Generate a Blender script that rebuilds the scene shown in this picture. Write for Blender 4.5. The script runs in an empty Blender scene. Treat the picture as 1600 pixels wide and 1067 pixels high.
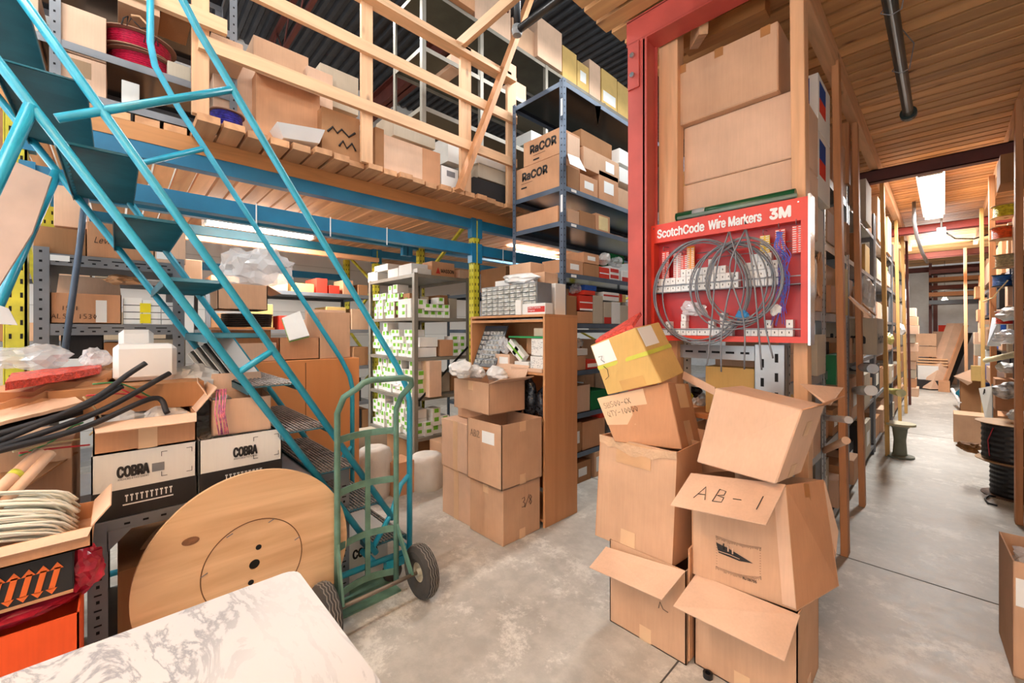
import bpy, bmesh, math, random
from mathutils import Vector, Matrix
random.seed(7)
S = bpy.context.scene
COL = S.collection
# ---------------------------------------------------------------- camera, world, lights, exposure
YAW = math.radians(46.3)
FPX, HX, HY, CAMZ = 645.0, 800.0, 515.0, 1.5
cd = bpy.data.cameras.new('camera'); cam = bpy.data.objects.new('camera', cd); COL.objects.link(cam)
cam.location = (0, 0, CAMZ); cam.rotation_euler = (math.radians(90), 0, YAW)
cd.sensor_width = 36; cd.lens = FPX/1600*36; cd.shift_y = -(533.5-HY)/1600
cd.clip_start = 0.03; cd.clip_end = 80
S.camera = cam
w = bpy.data.worlds.new('world'); S.world = w; w.use_nodes = True
w.node_tree.nodes['Background'].inputs[0].default_value = (0.90, 0.955, 1.0, 1)
w.node_tree.nodes['Background'].inputs[1].default_value = 1.55
S.view_settings.view_transform = 'Standard'; S.view_settings.look = 'None'
S.view_settings.exposure = 0.66; S.view_settings.gamma = 1
S.view_settings.use_curve_mapping = False
def area(name, loc, sx, sy, power, col=(1, .99, .97), rot=(0, 0, 0)):
    l = bpy.data.lights.new(name, 'AREA'); l.shape = 'RECTANGLE'; l.size = sx; l.size_y = sy; l.energy = power; l.color = col
    o = bpy.data.objects.new(name, l); COL.objects.link(o); o.location = loc; o.rotation_euler = rot
    return o
# tube light sources, some added out of view to brighten the room: (x, y, z, length along y, power) - fixtures are built in the lamp section around the same places, except for the extra far aisle light
TUBES = [(-5.4, 1.2, 2.66, 1.1, 48, 26), (-4.6, 4.9, 2.70, 1.1, 40, 12), (-.11, 8.0, 3.30, 2.6, 85, 0), (-.11, 12.9, 2.6, 1.2, 50, 50), (-.1, -1.2, 2.75, 1.2, 6, 150),
         (-1.9, -1.6, 4.67, 2.4, 50, 10), (-2.3, 4.6, 5.27, 2.4, 80, 10), (-4.6, 1.0, 5.37, 2.4, 70, 10), (-3.9, -1.6, 2.5, 1.1, 14, 4)]
for x, y, z, L, p, pu in TUBES:
    area('tube_light', (x, y, z-.06), .16, L, p)
    if pu: area('tube_glow', (x, y, z+.09), .16, L, pu, rot=(math.pi, 0, 0))

# ---------------------------------------------------------------- projection helpers: a picture ray met with a known plane of the room
VD = (-math.sin(YAW), math.cos(YAW)); RD = (math.cos(YAW), math.sin(YAW))
def ray(u, v):
    r = (u-HX)/FPX
    return (VD[0]+RD[0]*r, VD[1]+RD[1]*r, (HY-v)/FPX)
def PD(u, v, d): q = ray(u, v); return Vector((q[0]*d, q[1]*d, CAMZ+q[2]*d))
def PX(u, v, X): return PD(u, v, X/ray(u, v)[0])
def PY(u, v, Y): return PD(u, v, Y/ray(u, v)[1])
def PZ(u, v, Z): return PD(u, v, (Z-CAMZ)/ray(u, v)[2])
def FY(u0, u1, vt, vb, Y, dep=.3):     # box whose front lies on the plane y=Y
    um = (u0+u1)/2
    return (PY(u0, vt, Y).x, PY(u1, vt, Y).x, Y, Y+dep, PY(um, vb, Y).z, PY(um, vt, Y).z)
def FX(u0, u1, vt, vb, X, dep=.3):     # box whose front lies on the plane x=X, facing +x
    um = (u0+u1)/2
    return (X-dep, X, PX(u0, vt, X).y, PX(u1, vt, X).y, PX(um, vb, X).z, PX(um, vt, X).z)

# ---------------------------------------------------------------- mesh builder
class MB:
    def __init__(s): s.v = []; s.f = []; s.smooth = []
    def add(s, vs, fs, sm=False):
        n = len(s.v); s.v += [Vector(p) for p in vs]
        for f in fs: s.f.append(tuple(i+n for i in f)); s.smooth.append(sm)
        return s
    def hexa(s, p):      # p: bottom 4 ccw, top 4
        return s.add(p, [(3, 2, 1, 0), (4, 5, 6, 7), (0, 1, 5, 4), (1, 2, 6, 5), (2, 3, 7, 6), (3, 0, 4, 7)])
    def box(s, x0, x1, y0, y1, z0, z1):
        if x0 > x1: x0, x1 = x1, x0
        if y0 > y1: y0, y1 = y1, y0
        if z0 > z1: z0, z1 = z1, z0
        return s.hexa([(x0, y0, z0), (x1, y0, z0), (x1, y1, z0), (x0, y1, z0), (x0, y0, z1), (x1, y0, z1), (x1, y1, z1), (x0, y1, z1)])
    def rbox(s, c, sx, sy, sz, M):       # rotated box, M 3x3, centre c
        c = Vector(c); P = []
        for z in (-1, 1):
            for x, y in ((-1, -1), (1, -1), (1, 1), (-1, 1)):
                P.append(c + M @ Vector((x*sx/2, y*sy/2, z*sz/2)))
        return s.hexa(P)
    def bar(s, a, b, wd, ht, up=(0, 0, 1)):
        a = Vector(a); b = Vector(b); d = (b-a).normalized(); up = Vector(up)
        if abs(d.dot(up)) > .99: up = Vector((1, 0, 0))
        sd = d.cross(up).normalized(); u2 = sd.cross(d).normalized()
        P = []
        for e in (a, b):
            for i, j in ((-1, -1), (1, -1), (1, 1), (-1, 1)):
                P.append(e + sd*(i*wd/2) + u2*(j*ht/2))
        return s.add(P, [(0, 1, 2, 3), (7, 6, 5, 4), (0, 4, 5, 1), (1, 5, 6, 2), (2, 6, 7, 3), (3, 7, 4, 0)])
    def tube(s, pts, r, n=8, cap=True, closed=False):
        pts = [Vector(p) for p in pts]; m = len(pts); rings = []; prev = None
        for i, p in enumerate(pts):
            if closed: d = (pts[(i+1) % m]-pts[i-1])
            else: d = (pts[min(i+1, m-1)]-pts[max(i-1, 0)])
            d = d.normalized() if d.length > 1e-9 else Vector((0, 0, 1))
            if prev is None:
                up = Vector((0, 0, 1)) if abs(d.z) < .9 else Vector((1, 0, 0))
                a = d.cross(up).normalized()
            else:
                a = (prev - d*prev.dot(d)).normalized()
            prev = a; b = d.cross(a)
            rr = r[i] if isinstance(r, (list, tuple)) else r
            rings.append([p + a*(rr*math.cos(2*math.pi*k/n)) + b*(rr*math.sin(2*math.pi*k/n)) for k in range(n)])
        vs = [q for g in rings for q in g]; fs = []
        for i in range(m if closed else m-1):
            j = (i+1) % m
            for k in range(n): fs.append((i*n+k, i*n+(k+1) % n, j*n+(k+1) % n, j*n+k))
        s.add(vs, fs, True)
        if cap and not closed:
            k = len(s.v)-len(vs)
            s.f.append(tuple(k+i for i in range(n))[::-1]); s.smooth.append(False)
            s.f.append(tuple(k+(m-1)*n+i for i in range(n))); s.smooth.append(False)
        return s
    def lathe(s, prof, M=None, c=(0, 0, 0), n=32, closed=False):  # prof: [(r,h)], axis local z mapped by M
        M = M or Matrix.Identity(3); c = Vector(c); vs = []
        for r, h in prof:
            for k in range(n):
                t = 2*math.pi*k/n; vs.append(c + M @ Vector((r*math.cos(t), r*math.sin(t), h)))
        m = len(prof); fs = []
        for i in range(m if closed else m-1):
            j = (i+1) % m
            for k in range(n): fs.append((i*n+k, i*n+(k+1) % n, j*n+(k+1) % n, j*n+k))
        return s.add(vs, fs, False)
    def build(s, name, mat, parent=None, loc=None, bev=0):
        me = bpy.data.meshes.new(name)
        if parent is not None: L = parent['_o'] if '_o' in parent else (0, 0, 0)
        elif loc is not None: L = loc
        else:
            xs = [p.x for p in s.v]; ys = [p.y for p in s.v]; zs = [p.z for p in s.v]
            L = ((min(xs)+max(xs))/2, (min(ys)+max(ys))/2, min(zs))
        L = Vector(L)
        me.from_pydata([tuple(p-L) for p in s.v], [], s.f)
        me.polygons.foreach_set('use_smooth', s.smooth)
        me.update()
        me.materials.append(mat)
        o = bpy.data.objects.new(name, me); COL.objects.link(o)
        if parent is not None: o.parent = parent
        else: o.location = L
        o['_o'] = tuple(L)
        if bev:
            md = o.modifiers.new('bevel', 'BEVEL'); md.width = bev; md.segments = 1; md.limit_method = 'ANGLE'; md.angle_limit = .6
        return o
def cr(P, n=5):      # smooth curve through points
    P = [Vector(p) for p in P]; P = [P[0]*2-P[1]]+P+[P[-1]*2-P[-2]]; out = []
    for i in range(1, len(P)-2):
        a, b, c, d = P[i-1:i+3]
        for k in range(n): t = k/n; out.append(.5*((2*b)+(c-a)*t+(2*a-5*b+4*c-d)*t*t+(3*b-a-3*c+d)*t**3))
    return out+[P[-2]]
def MBbox(*a): return MB().box(*a)
def ry(a): return Matrix.Rotation(a, 3, 'Y')
def rx(a): return Matrix.Rotation(a, 3, 'X')
def rz(a): return Matrix.Rotation(a, 3, 'Z')
AX_X = Matrix(((0, 0, 1), (1, 0, 0), (0, 1, 0)))     # local z -> world x
AX_Y = Matrix(((0, 1, 0), (0, 0, 1), (1, 0, 0)))     # local z -> world y
def tag(o, label, cat, group=None, kind=None):
    o['label'] = label; o['category'] = cat
    if group: o['group'] = group
    if kind: o['kind'] = kind
    return o
def struct(o): o['kind'] = 'structure'; return o
def empty(name, loc, label, cat, group=None):
    o = bpy.data.objects.new(name, None); COL.objects.link(o); o.location = loc; o['_o'] = tuple(loc)
    o.empty_display_size = .1
    return tag(o, label, cat, group)

# ---------------------------------------------------------------- materials
def srgb(c): return tuple(((x/255)/12.92 if x/255 <= .04045 else ((x/255+.055)/1.055)**2.4) for x in c)
class NT:
    def __init__(s, name):
        s.m = bpy.data.materials.new(name); s.m.use_nodes = True; s.t = s.m.node_tree; s.b = s.t.nodes['Principled BSDF']
    def n(s, ty, **k):
        q = s.t.nodes.new(ty)
        for a, b in k.items(): setattr(q, a, b)
        return q
    def l(s, a, b): s.t.links.new(a, b)
_M = {}
def mat(name, rgb, rough=.6, metal=0, vary=.08, scale=6, bump=0, bscale=60, stretch=(1, 1, 1), spec=.5, coat=0, alpha=None, trans=0, emit=0, dark=None, det=4):
    """plain surface with mottling; stretch elongates the noise"""
    if name in _M: return _M[name]
    q = NT(name); b = q.b; c = srgb(rgb)
    tc = q.n('ShaderNodeTexCoord'); mp = q.n('ShaderNodeMapping'); mp.inputs['Scale'].default_value = stretch
    q.l(tc.outputs['Object'], mp.inputs[0])
    ns = q.n('ShaderNodeTexNoise'); ns.inputs['Scale'].default_value = scale; ns.inputs['Detail'].default_value = det
    q.l(mp.outputs[0], ns.inputs[0])
    mx = q.n('ShaderNodeMix', data_type='RGBA')
    lo = srgb(dark) if dark else tuple(x*(1-vary*2.2) for x in c)
    mx.inputs[6].default_value = (*lo, 1); mx.inputs[7].default_value = (*[min(1, x*(1+vary*.8)) for x in c], 1)
    rp = q.n('ShaderNodeMapRange'); rp.inputs[1].default_value = .3; rp.inputs[2].default_value = .65
    q.l(ns.outputs[0], rp.inputs[0]); q.l(rp.outputs[0], mx.inputs[0]); q.l(mx.outputs[2], b.inputs['Base Color'])
    b.inputs['Roughness'].default_value = rough; b.inputs['Metallic'].default_value = metal
    b.inputs['Specular IOR Level'].default_value = spec; b.inputs['Coat Weight'].default_value = coat
    if trans: b.inputs['Transmission Weight'].default_value = trans
    if alpha is not None: b.inputs['Alpha'].default_value = alpha
    if emit:
        b.inputs['Emission Color'].default_value = (*c, 1); b.inputs['Emission Strength'].default_value = emit
    if bump:
        n2 = q.n('ShaderNodeTexNoise'); n2.inputs['Scale'].default_value = bscale; q.l(mp.outputs[0], n2.inputs[0])
        bp = q.n('ShaderNodeBump'); bp.inputs['Strength'].default_value = bump; bp.inputs['Distance'].default_value = .01
        q.l(n2.outputs[0], bp.inputs['Height']); q.l(bp.outputs[0], b.inputs['Normal'])
    _M[name] = q.m; return q.m
def wood(name, rgb, axis, dark=None, rough=.6, ring=1.0, board=None, knots=True):
    """grain along an axis; board=(axis index, width) gives every board its own tone"""
    if name in _M: return _M[name]
    q = NT(name); b = q.b; c = srgb(rgb); dk = srgb(dark) if dark else tuple(x*.6 for x in c)
    tc = q.n('ShaderNodeTexCoord'); mp = q.n('ShaderNodeMapping')
    sc = [14, 14, 14]; sc[axis] = 1.2; mp.inputs['Scale'].default_value = sc
    q.l(tc.outputs['Object'], mp.inputs[0])
    ns = q.n('ShaderNodeTexNoise'); ns.inputs['Scale'].default_value = 1.6*ring; ns.inputs['Detail'].default_value = 6; ns.inputs['Distortion'].default_value = .6
    q.l(mp.outputs[0], ns.inputs[0])
    rp = q.n('ShaderNodeMapRange'); rp.inputs[1].default_value = .35; rp.inputs[2].default_value = .6; q.l(ns.outputs[0], rp.inputs[0])
    mx = q.n('ShaderNodeMix', data_type='RGBA'); q.l(rp.outputs[0], mx.inputs[0])
    mx.inputs[6].default_value = (*[x*.45+y*.55 for x, y in zip(dk, c)], 1); mx.inputs[7].default_value = (*c, 1)
    last = mx.outputs[2]
    if knots:
        m3 = q.n('ShaderNodeMapping'); s3 = [5, 5, 5]; s3[axis] = 2.2; m3.inputs['Scale'].default_value = s3; q.l(tc.outputs['Object'], m3.inputs[0])
        vo = q.n('ShaderNodeTexVoronoi'); vo.inputs['Scale'].default_value = 1.0; q.l(m3.outputs[0], vo.inputs[0])
        r3 = q.n('ShaderNodeMapRange'); r3.inputs[1].default_value = .03; r3.inputs[2].default_value = .12; q.l(vo.outputs['Distance'], r3.inputs[0])
        k = q.n('ShaderNodeMix', data_type='RGBA'); q.l(r3.outputs[0], k.inputs[0]); k.inputs[6].default_value = (*[x*.7 for x in dk], 1); q.l(last, k.inputs[7]); last = k.outputs[2]
    if board:
        sp = q.n('ShaderNodeSeparateXYZ'); q.l(tc.outputs['Object'], sp.inputs[0])
        dv = q.n('ShaderNodeMath', operation='DIVIDE'); q.l(sp.outputs[board[0]], dv.inputs[0]); dv.inputs[1].default_value = board[1]
        fl = q.n('ShaderNodeMath', operation='FLOOR'); q.l(dv.outputs[0], fl.inputs[0])
        wn = q.n('ShaderNodeTexWhiteNoise', noise_dimensions='1D'); q.l(fl.outputs[0], wn.inputs['W'])
        r4 = q.n('ShaderNodeMapRange'); r4.inputs[3].default_value = .72; r4.inputs[4].default_value = 1.12; q.l(wn.outputs['Value'], r4.inputs[0])
        hs = q.n('ShaderNodeHueSaturation'); q.l(last, hs.inputs['Color']); q.l(r4.outputs[0], hs.inputs['Value']); last = hs.outputs[0]
    q.l(last, b.inputs['Base Color'])
    b.inputs['Roughness'].default_value = rough
    bp = q.n('ShaderNodeBump'); bp.inputs['Strength'].default_value = .15; bp.inputs['Distance'].default_value = .004; q.l(ns.outputs[0], bp.inputs['Height']); q.l(bp.outputs[0], b.inputs['Normal'])
    _M[name] = q.m; return q.m
def card(name, rgb, vary=.07):
    """corrugated cardboard: soft mottling and faint flutes"""
    if name in _M: return _M[name]
    q = NT(name); b = q.b; c = srgb(rgb)
    tc = q.n('ShaderNodeTexCoord')
    ns = q.n('ShaderNodeTexNoise'); ns.inputs['Scale'].default_value = 5; ns.inputs['Detail'].default_value = 5; q.l(tc.outputs['Object'], ns.inputs[0])
    mp = q.n('ShaderNodeMapping'); mp.inputs['Scale'].default_value = (70, 70, 4); q.l(tc.outputs['Object'], mp.inputs[0])
    n2 = q.n('ShaderNodeTexNoise'); n2.inputs['Scale'].default_value = 1.5; n2.inputs['Detail'].default_value = 2; q.l(mp.outputs[0], n2.inputs[0])
    ad = q.n('ShaderNodeMath', operation='MULTIPLY_ADD'); q.l(n2.outputs[0], ad.inputs[0]); ad.inputs[1].default_value = .35; q.l(ns.outputs[0], ad.inputs[2])
    rp = q.n('ShaderNodeMapRange'); rp.inputs[1].default_value = .45; rp.inputs[2].default_value = .9; q.l(ad.outputs[0], rp.inputs[0])
    mx = q.n('ShaderNodeMix', data_type='RGBA'); q.l(rp.outputs[0], mx.inputs[0])
    mx.inputs[6].default_value = (*[x*(1-vary*1.6) for x in c], 1); mx.inputs[7].default_value = (*[min(1, x*(1+vary)) for x in c], 1)
    q.l(mx.outputs[2], b.inputs['Base Color']); b.inputs['Roughness'].default_value = .82; b.inputs['Specular IOR Level'].default_value = .25
    bp = q.n('ShaderNodeBump'); bp.inputs['Strength'].default_value = .12; bp.inputs['Distance'].default_value = .003; q.l(n2.outputs[0], bp.inputs['Height']); q.l(bp.outputs[0], b.inputs['Normal'])
    _M[name] = q.m; return q.m
def concrete():
    q = NT('concrete'); b = q.b; tc = q.n('ShaderNodeTexCoord')
    n1 = q.n('ShaderNodeTexNoise'); n1.inputs['Scale'].default_value = 1.1; n1.inputs['Detail'].default_value = 8; n1.inputs['Roughness'].default_value = .6; q.l(tc.outputs['Object'], n1.inputs[0])
    n2 = q.n('ShaderNodeTexNoise'); n2.inputs['Scale'].default_value = 9; n2.inputs['Detail'].default_value = 8; n2.inputs['Roughness'].default_value = .7; q.l(tc.outputs['Object'], n2.inputs[0])
    n3 = q.n('ShaderNodeTexNoise'); n3.inputs['Scale'].default_value = 2.6; n3.inputs['Detail'].default_value = 14; n3.inputs['Roughness'].default_value = .82; n3.inputs['Distortion'].default_value = .1; q.l(tc.outputs['Object'], n3.inputs[0])
    r1 = q.n('ShaderNodeMapRange'); r1.inputs[1].default_value = .35; r1.inputs[2].default_value = .65; q.l(n1.outputs[0], r1.inputs[0])
    mx = q.n('ShaderNodeMix', data_type='RGBA'); q.l(r1.outputs[0], mx.inputs[0]); mx.inputs[6].default_value = (*srgb((168, 164, 155)), 1); mx.inputs[7].default_value = (*srgb((194, 191, 183)), 1)
    r2 = q.n('ShaderNodeMapRange'); r2.inputs[1].default_value = .4; r2.inputs[2].default_value = .62; r2.inputs[3].default_value = .86; r2.inputs[4].default_value = 1.06; q.l(n2.outputs[0], r2.inputs[0])
    hs = q.n('ShaderNodeHueSaturation'); q.l(mx.outputs[2], hs.inputs['Color']); q.l(r2.outputs[0], hs.inputs['Value'])
    r3 = q.n('ShaderNodeMapRange'); r3.inputs[1].default_value = .525; r3.inputs[2].default_value = .60; r3.inputs[4].default_value = .7; q.l(n3.outputs[0], r3.inputs[0])
    m2 = q.n('ShaderNodeMix', data_type='RGBA'); q.l(r3.outputs[0], m2.inputs[0]); q.l(hs.outputs[0], m2.inputs[6]); m2.inputs[7].default_value = (*srgb((222, 219, 210)), 1)
    q.l(m2.outputs[2], b.inputs['Base Color'])
    rr = q.n('ShaderNodeMapRange'); rr.inputs[3].default_value = .32; rr.inputs[4].default_value = .6; q.l(n2.outputs[0], rr.inputs[0]); q.l(rr.outputs[0], b.inputs['Roughness'])
    bp = q.n('ShaderNodeBump'); bp.inputs['Strength'].default_value = .2; bp.inputs['Distance'].default_value = .004; q.l(n2.outputs[0], bp.inputs['Height']); q.l(bp.outputs[0], b.inputs['Normal'])
    return q.m
def marble():
    q = NT('marble_laminate'); b = q.b; tc = q.n('ShaderNodeTexCoord')
    mp = q.n('ShaderNodeMapping'); mp.inputs['Rotation'].default_value = (0, 0, .6); mp.inputs['Scale'].default_value = (2.2, 4.5, 1); q.l(tc.outputs['Object'], mp.inputs[0])
    n1 = q.n('ShaderNodeTexNoise'); n1.inputs['Scale'].default_value = 1.6; n1.inputs['Detail'].default_value = 9; n1.inputs['Roughness'].default_value = .62; n1.inputs['Distortion'].default_value = 1.2; q.l(mp.outputs[0], n1.inputs[0])
    sb = q.n('ShaderNodeMath', operation='SUBTRACT'); q.l(n1.outputs[0], sb.inputs[0]); sb.inputs[1].default_value = .5
    ab = q.n('ShaderNodeMath', operation='ABSOLUTE'); q.l(sb.outputs[0], ab.inputs[0])
    rp = q.n('ShaderNodeMapRange'); rp.inputs[1].default_value = 0; rp.inputs[2].default_value = .03; q.l(ab.outputs[0], rp.inputs[0])
    n2 = q.n('ShaderNodeTexNoise'); n2.inputs['Scale'].default_value = 2.4; n2.inputs['Detail'].default_value = 3; q.l(tc.outputs['Object'], n2.inputs[0])
    r2 = q.n('ShaderNodeMapRange'); r2.inputs[1].default_value = .40; r2.inputs[2].default_value = .56; r2.inputs[3].default_value = .9; r2.inputs[4].default_value = 0; q.l(n2.outputs[0], r2.inputs[0])
    mxf = q.n('ShaderNodeMath', operation='MAXIMUM'); q.l(rp.outputs[0], mxf.inputs[0]); q.l(r2.outputs[0], mxf.inputs[1])
    mx = q.n('ShaderNodeMix', data_type='RGBA'); q.l(mxf.outputs[0], mx.inputs[0]); mx.inputs[6].default_value = (*srgb((140, 142, 148)), 1); mx.inputs[7].default_value = (*srgb((190, 191, 192)), 1)
    q.l(mx.outputs[2], b.inputs['Base Color']); b.inputs['Roughness'].default_value = .3
    return q.m
C = {}
C['a'] = card('cardboard', (204, 164, 132)); C['b'] = card('cardboard_pale', (220, 184, 156)); C['c'] = card('cardboard_orange', (202, 150, 112))
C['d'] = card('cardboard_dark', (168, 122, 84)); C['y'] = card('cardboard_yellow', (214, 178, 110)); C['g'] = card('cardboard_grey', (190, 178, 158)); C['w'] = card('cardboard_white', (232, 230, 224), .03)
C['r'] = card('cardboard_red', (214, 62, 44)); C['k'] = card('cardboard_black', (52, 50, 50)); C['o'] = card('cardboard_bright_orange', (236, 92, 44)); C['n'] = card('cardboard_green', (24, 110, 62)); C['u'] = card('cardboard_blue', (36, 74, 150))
TAPE = mat('packing_tape', (224, 186, 146), .35, vary=.04); TAPED = mat('packing_tape_brown', (176, 120, 70), .35, vary=.05)
PAPER = mat('paper', (240, 240, 236), .7, vary=.02); INK = mat('ink', (38, 34, 32), .7, vary=.02); INKW = mat('white_print', (240, 240, 238), .6, vary=.02); INKR = mat('red_print', (196, 44, 34), .6)
WOODZ = wood('pine_upright', (224, 174, 130), 2); WOODY = wood('pine_lengthwise', (226, 178, 134), 1); WOODX = wood('pine_crosswise', (226, 178, 134), 0)
ORZ = wood('stained_pine_upright', (202, 140, 92), 2, (156, 96, 56)); ORY = wood('stained_pine_lengthwise', (198, 138, 84), 1); ORX = wood('stained_pine_crosswise', (200, 140, 84), 0)
YZ = wood('yellowed_pine_upright', (210, 166, 96), 2)
PLY = wood('plywood', (228, 190, 146), 1, (168, 116, 70), ring=.55, knots=False); PLYZ = wood('plywood_panel', (204, 146, 98), 2, (176, 118, 74), ring=.5, knots=False); PLYO = wood('plywood_sheet', (214, 142, 84), 2, (196, 122, 66), ring=.25, knots=False)
BLUE = mat('teal_blue_paint', (44, 162, 190), .3, vary=.08, scale=14, spec=.6); TREAD = mat('dark_teal_paint', (34, 98, 112), .4, vary=.12); GRATE = mat('grip_strut_steel', (150, 140, 134), .5, .4, vary=.2, scale=25)
BEAMB = mat('rack_blue_paint', (26, 116, 156), .4, vary=.08); YEL = mat('rack_yellow_paint', (206, 196, 52), .5, vary=.12, scale=10); GREEN = mat('green_truck_paint', (98, 136, 118), .45, vary=.15, scale=12)
GALV = mat('galvanised_steel', (176, 178, 178), .4, .6, vary=.08); GREY = mat('grey_steel_paint', (128, 130, 134), .45, .2, vary=.08); GREYB = mat('blue_grey_steel', (94, 108, 126), .4, .35, vary=.08); GREYT = mat('taupe_steel', (140, 134, 122), .45, .2, vary=.08)
BLKS = mat('black_steel_sheet', (46, 46, 50), .16, .5, vary=.1, scale=2); BLK = mat('black_plastic', (24, 24, 26), .35, vary=.1); RUB = mat('rubber', (62, 58, 54), .8, vary=.15); HOLE = mat('dark_recess', (20, 19, 18), .9)
RED = mat('red_iron_paint', (190, 80, 70), .45, vary=.06); DRED = mat('oxide_red_paint', (92, 42, 34), .6, vary=.1); SIGNR = mat('sign_red', (222, 66, 46), .35, vary=.03); SIGND = mat('sign_red_back', (184, 42, 42), .35, vary=.03)
WHITE = mat('white_plastic', (236, 236, 234), .4, vary=.02); CLEAR = mat('clear_film', (236, 238, 240), .12, vary=.05, bump=.6, bscale=14, alpha=.5, spec=.8); MILK = mat('milky_film', (226, 224, 220), .3, vary=.08, bump=.5, bscale=10)
CHROME = mat('bright_steel', (200, 202, 204), .2, .9, vary=.03); GLOW = mat('lit_tube', (255, 252, 244), .5, emit=9)
KRAFT = mat('kraft_paper', (206, 158, 116), .75, vary=.12, bump=.5, bscale=8); SIL = mat('cable_grey', (126, 127, 131), .35, .3)

# ---------------------------------------------------------------- text as real lettering
try: SANS = bpy.data.fonts.load(bpy.utils.resource_path('LOCAL')+'/datafiles/fonts/Inter.woff2')
except Exception: SANS = None
def pen(parent, s, org, right, up, h, m=None, r=.0016, adv=.75, name='handwriting'):
    """thin hand drawn strokes"""
    G = {'A': [((0, 0), (.3, 1), (.6, 0)), ((.1, .35), (.5, .38))], 'B': [((.05, 0), (.1, 1), (.45, .9), (.45, .6), (.12, .5), (.5, .4), (.5, .05), (.05, 0))], '-': [((.1, .45), (.5, .47))], '1': [((.3, 0), (.34, 1))], '/': [((0, -.1), (.6, 1.1))],
         '2': [((.05, .8), (.25, 1), (.5, .8), (.35, .4), (.05, 0), (.6, .05))], '3': [((.05, .9), (.4, 1), (.45, .7), (.2, .5), (.5, .35), (.4, 0), (.05, .05))], '8': [((.3, .5), (.1, .75), (.3, 1), (.5, .75), (.1, .25), (.3, 0), (.5, .25), (.3, .5))],
         'S': [((.5, .9), (.2, 1), (.1, .7), (.5, .35), (.4, 0), (.05, .08))], '5': [((.5, 1), (.15, 1), (.1, .6), (.45, .5), (.45, .1), (.05, 0))], '0': [((.3, 0), (.08, .4), (.25, 1), (.5, .6), (.3, 0))], '6': [((.45, 1), (.1, .4), (.3, 0), (.5, .25), (.15, .4))],
         'X': [((0, 0), (.55, 1)), ((.05, 1), (.5, 0))], 'Q': [((.3, 0), (.05, .4), (.25, 1), (.5, .6), (.3, 0)), ((.3, .25), (.55, -.1))], 'T': [((.3, 0), (.3, 1)), ((0, 1), (.6, .97))], 'Y': [((0, 1), (.28, .5), (.55, 1)), ((.28, .5), (.15, -.1))], 'L': [((.1, 1), (.05, 0), (.5, .03))], 'O': [((.3, 0), (.08, .4), (.25, 1), (.5, .6), (.3, 0))], 'E': [((.5, 1), (.1, .95), (.05, 0), (.5, .04)), ((.1, .5), (.4, .52))], ' ': []}
    right = Vector(right).normalized(); up = Vector(up).normalized(); nr = right.cross(up).normalized(); org = Vector(org)+nr*.001; mb = MB(); x = 0
    for ch in s:
        for st in G.get(ch, []): mb.tube([org+right*((x+px)*h)+up*(py*h) for px, py in st], r, 4)
        x += adv
    return mb.build(name, m or INK, parent)
def text(parent, s, org, right, up, h, mt, bold=0, width=None, name='lettering', shear=0, space=1):
    cu = bpy.data.curves.new(name, 'FONT'); cu.body = s
    if SANS: cu.font = SANS
    cu.size = 1; cu.size = 1; cu.extrude = 0; cu.shear = shear; cu.space_character = space; cu.resolution_u = 3
    o = bpy.data.objects.new(name, cu); COL.objects.link(o)
    dg = bpy.context.evaluated_depsgraph_get(); me = bpy.data.meshes.new_from_object(o.evaluated_get(dg))
    bpy.data.objects.remove(o); me.materials.clear(); me.materials.append(mt)
    xs = [v.co.x for v in me.vertices]; ys = [v.co.y for v in me.vertices]
    if not xs: return None
    x0, y0 = min(xs), min(ys); W = max(xs)-x0; H = max(ys)-y0
    k = h/H; kx = width/W if width else k
    right = Vector(right).normalized(); up = Vector(up).normalized(); nr = right.cross(up).normalized()
    L = Vector(parent['_o']) if '_o' in parent else Vector((0, 0, 0))
    for v in me.vertices: v.co = Vector(org) + right*((v.co.x-x0)*kx) + up*((v.co.y-y0)*k) + nr*.0015 - L
    if bold:
        t = k*min(1.2*bold, .045); vs = [v.co.copy() for v in me.vertices]; fs = [tuple(p.vertices) for p in me.polygons]; V = []; Fc = []
        for i, (a_, b_) in enumerate(((0, 0), (1, 0), (-1, 0), (0, 1), (0, -1), (.7, .7), (-.7, .7), (.7, -.7), (-.7, -.7))):
            n0 = len(V); V += [tuple(p+right*(a_*t)+up*(b_*t)+nr*(.00003*i)) for p in vs]; Fc += [tuple(q+n0 for q in f) for f in fs]
        me = bpy.data.meshes.new(name); me.from_pydata(V, [], Fc); me.materials.append(mt)
    me.name = name; o = bpy.data.objects.new(name, me); COL.objects.link(o); o.parent = parent
    return o
EX, EY, EZ = (1, 0, 0), (0, 1, 0), (0, 0, 1)
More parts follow.
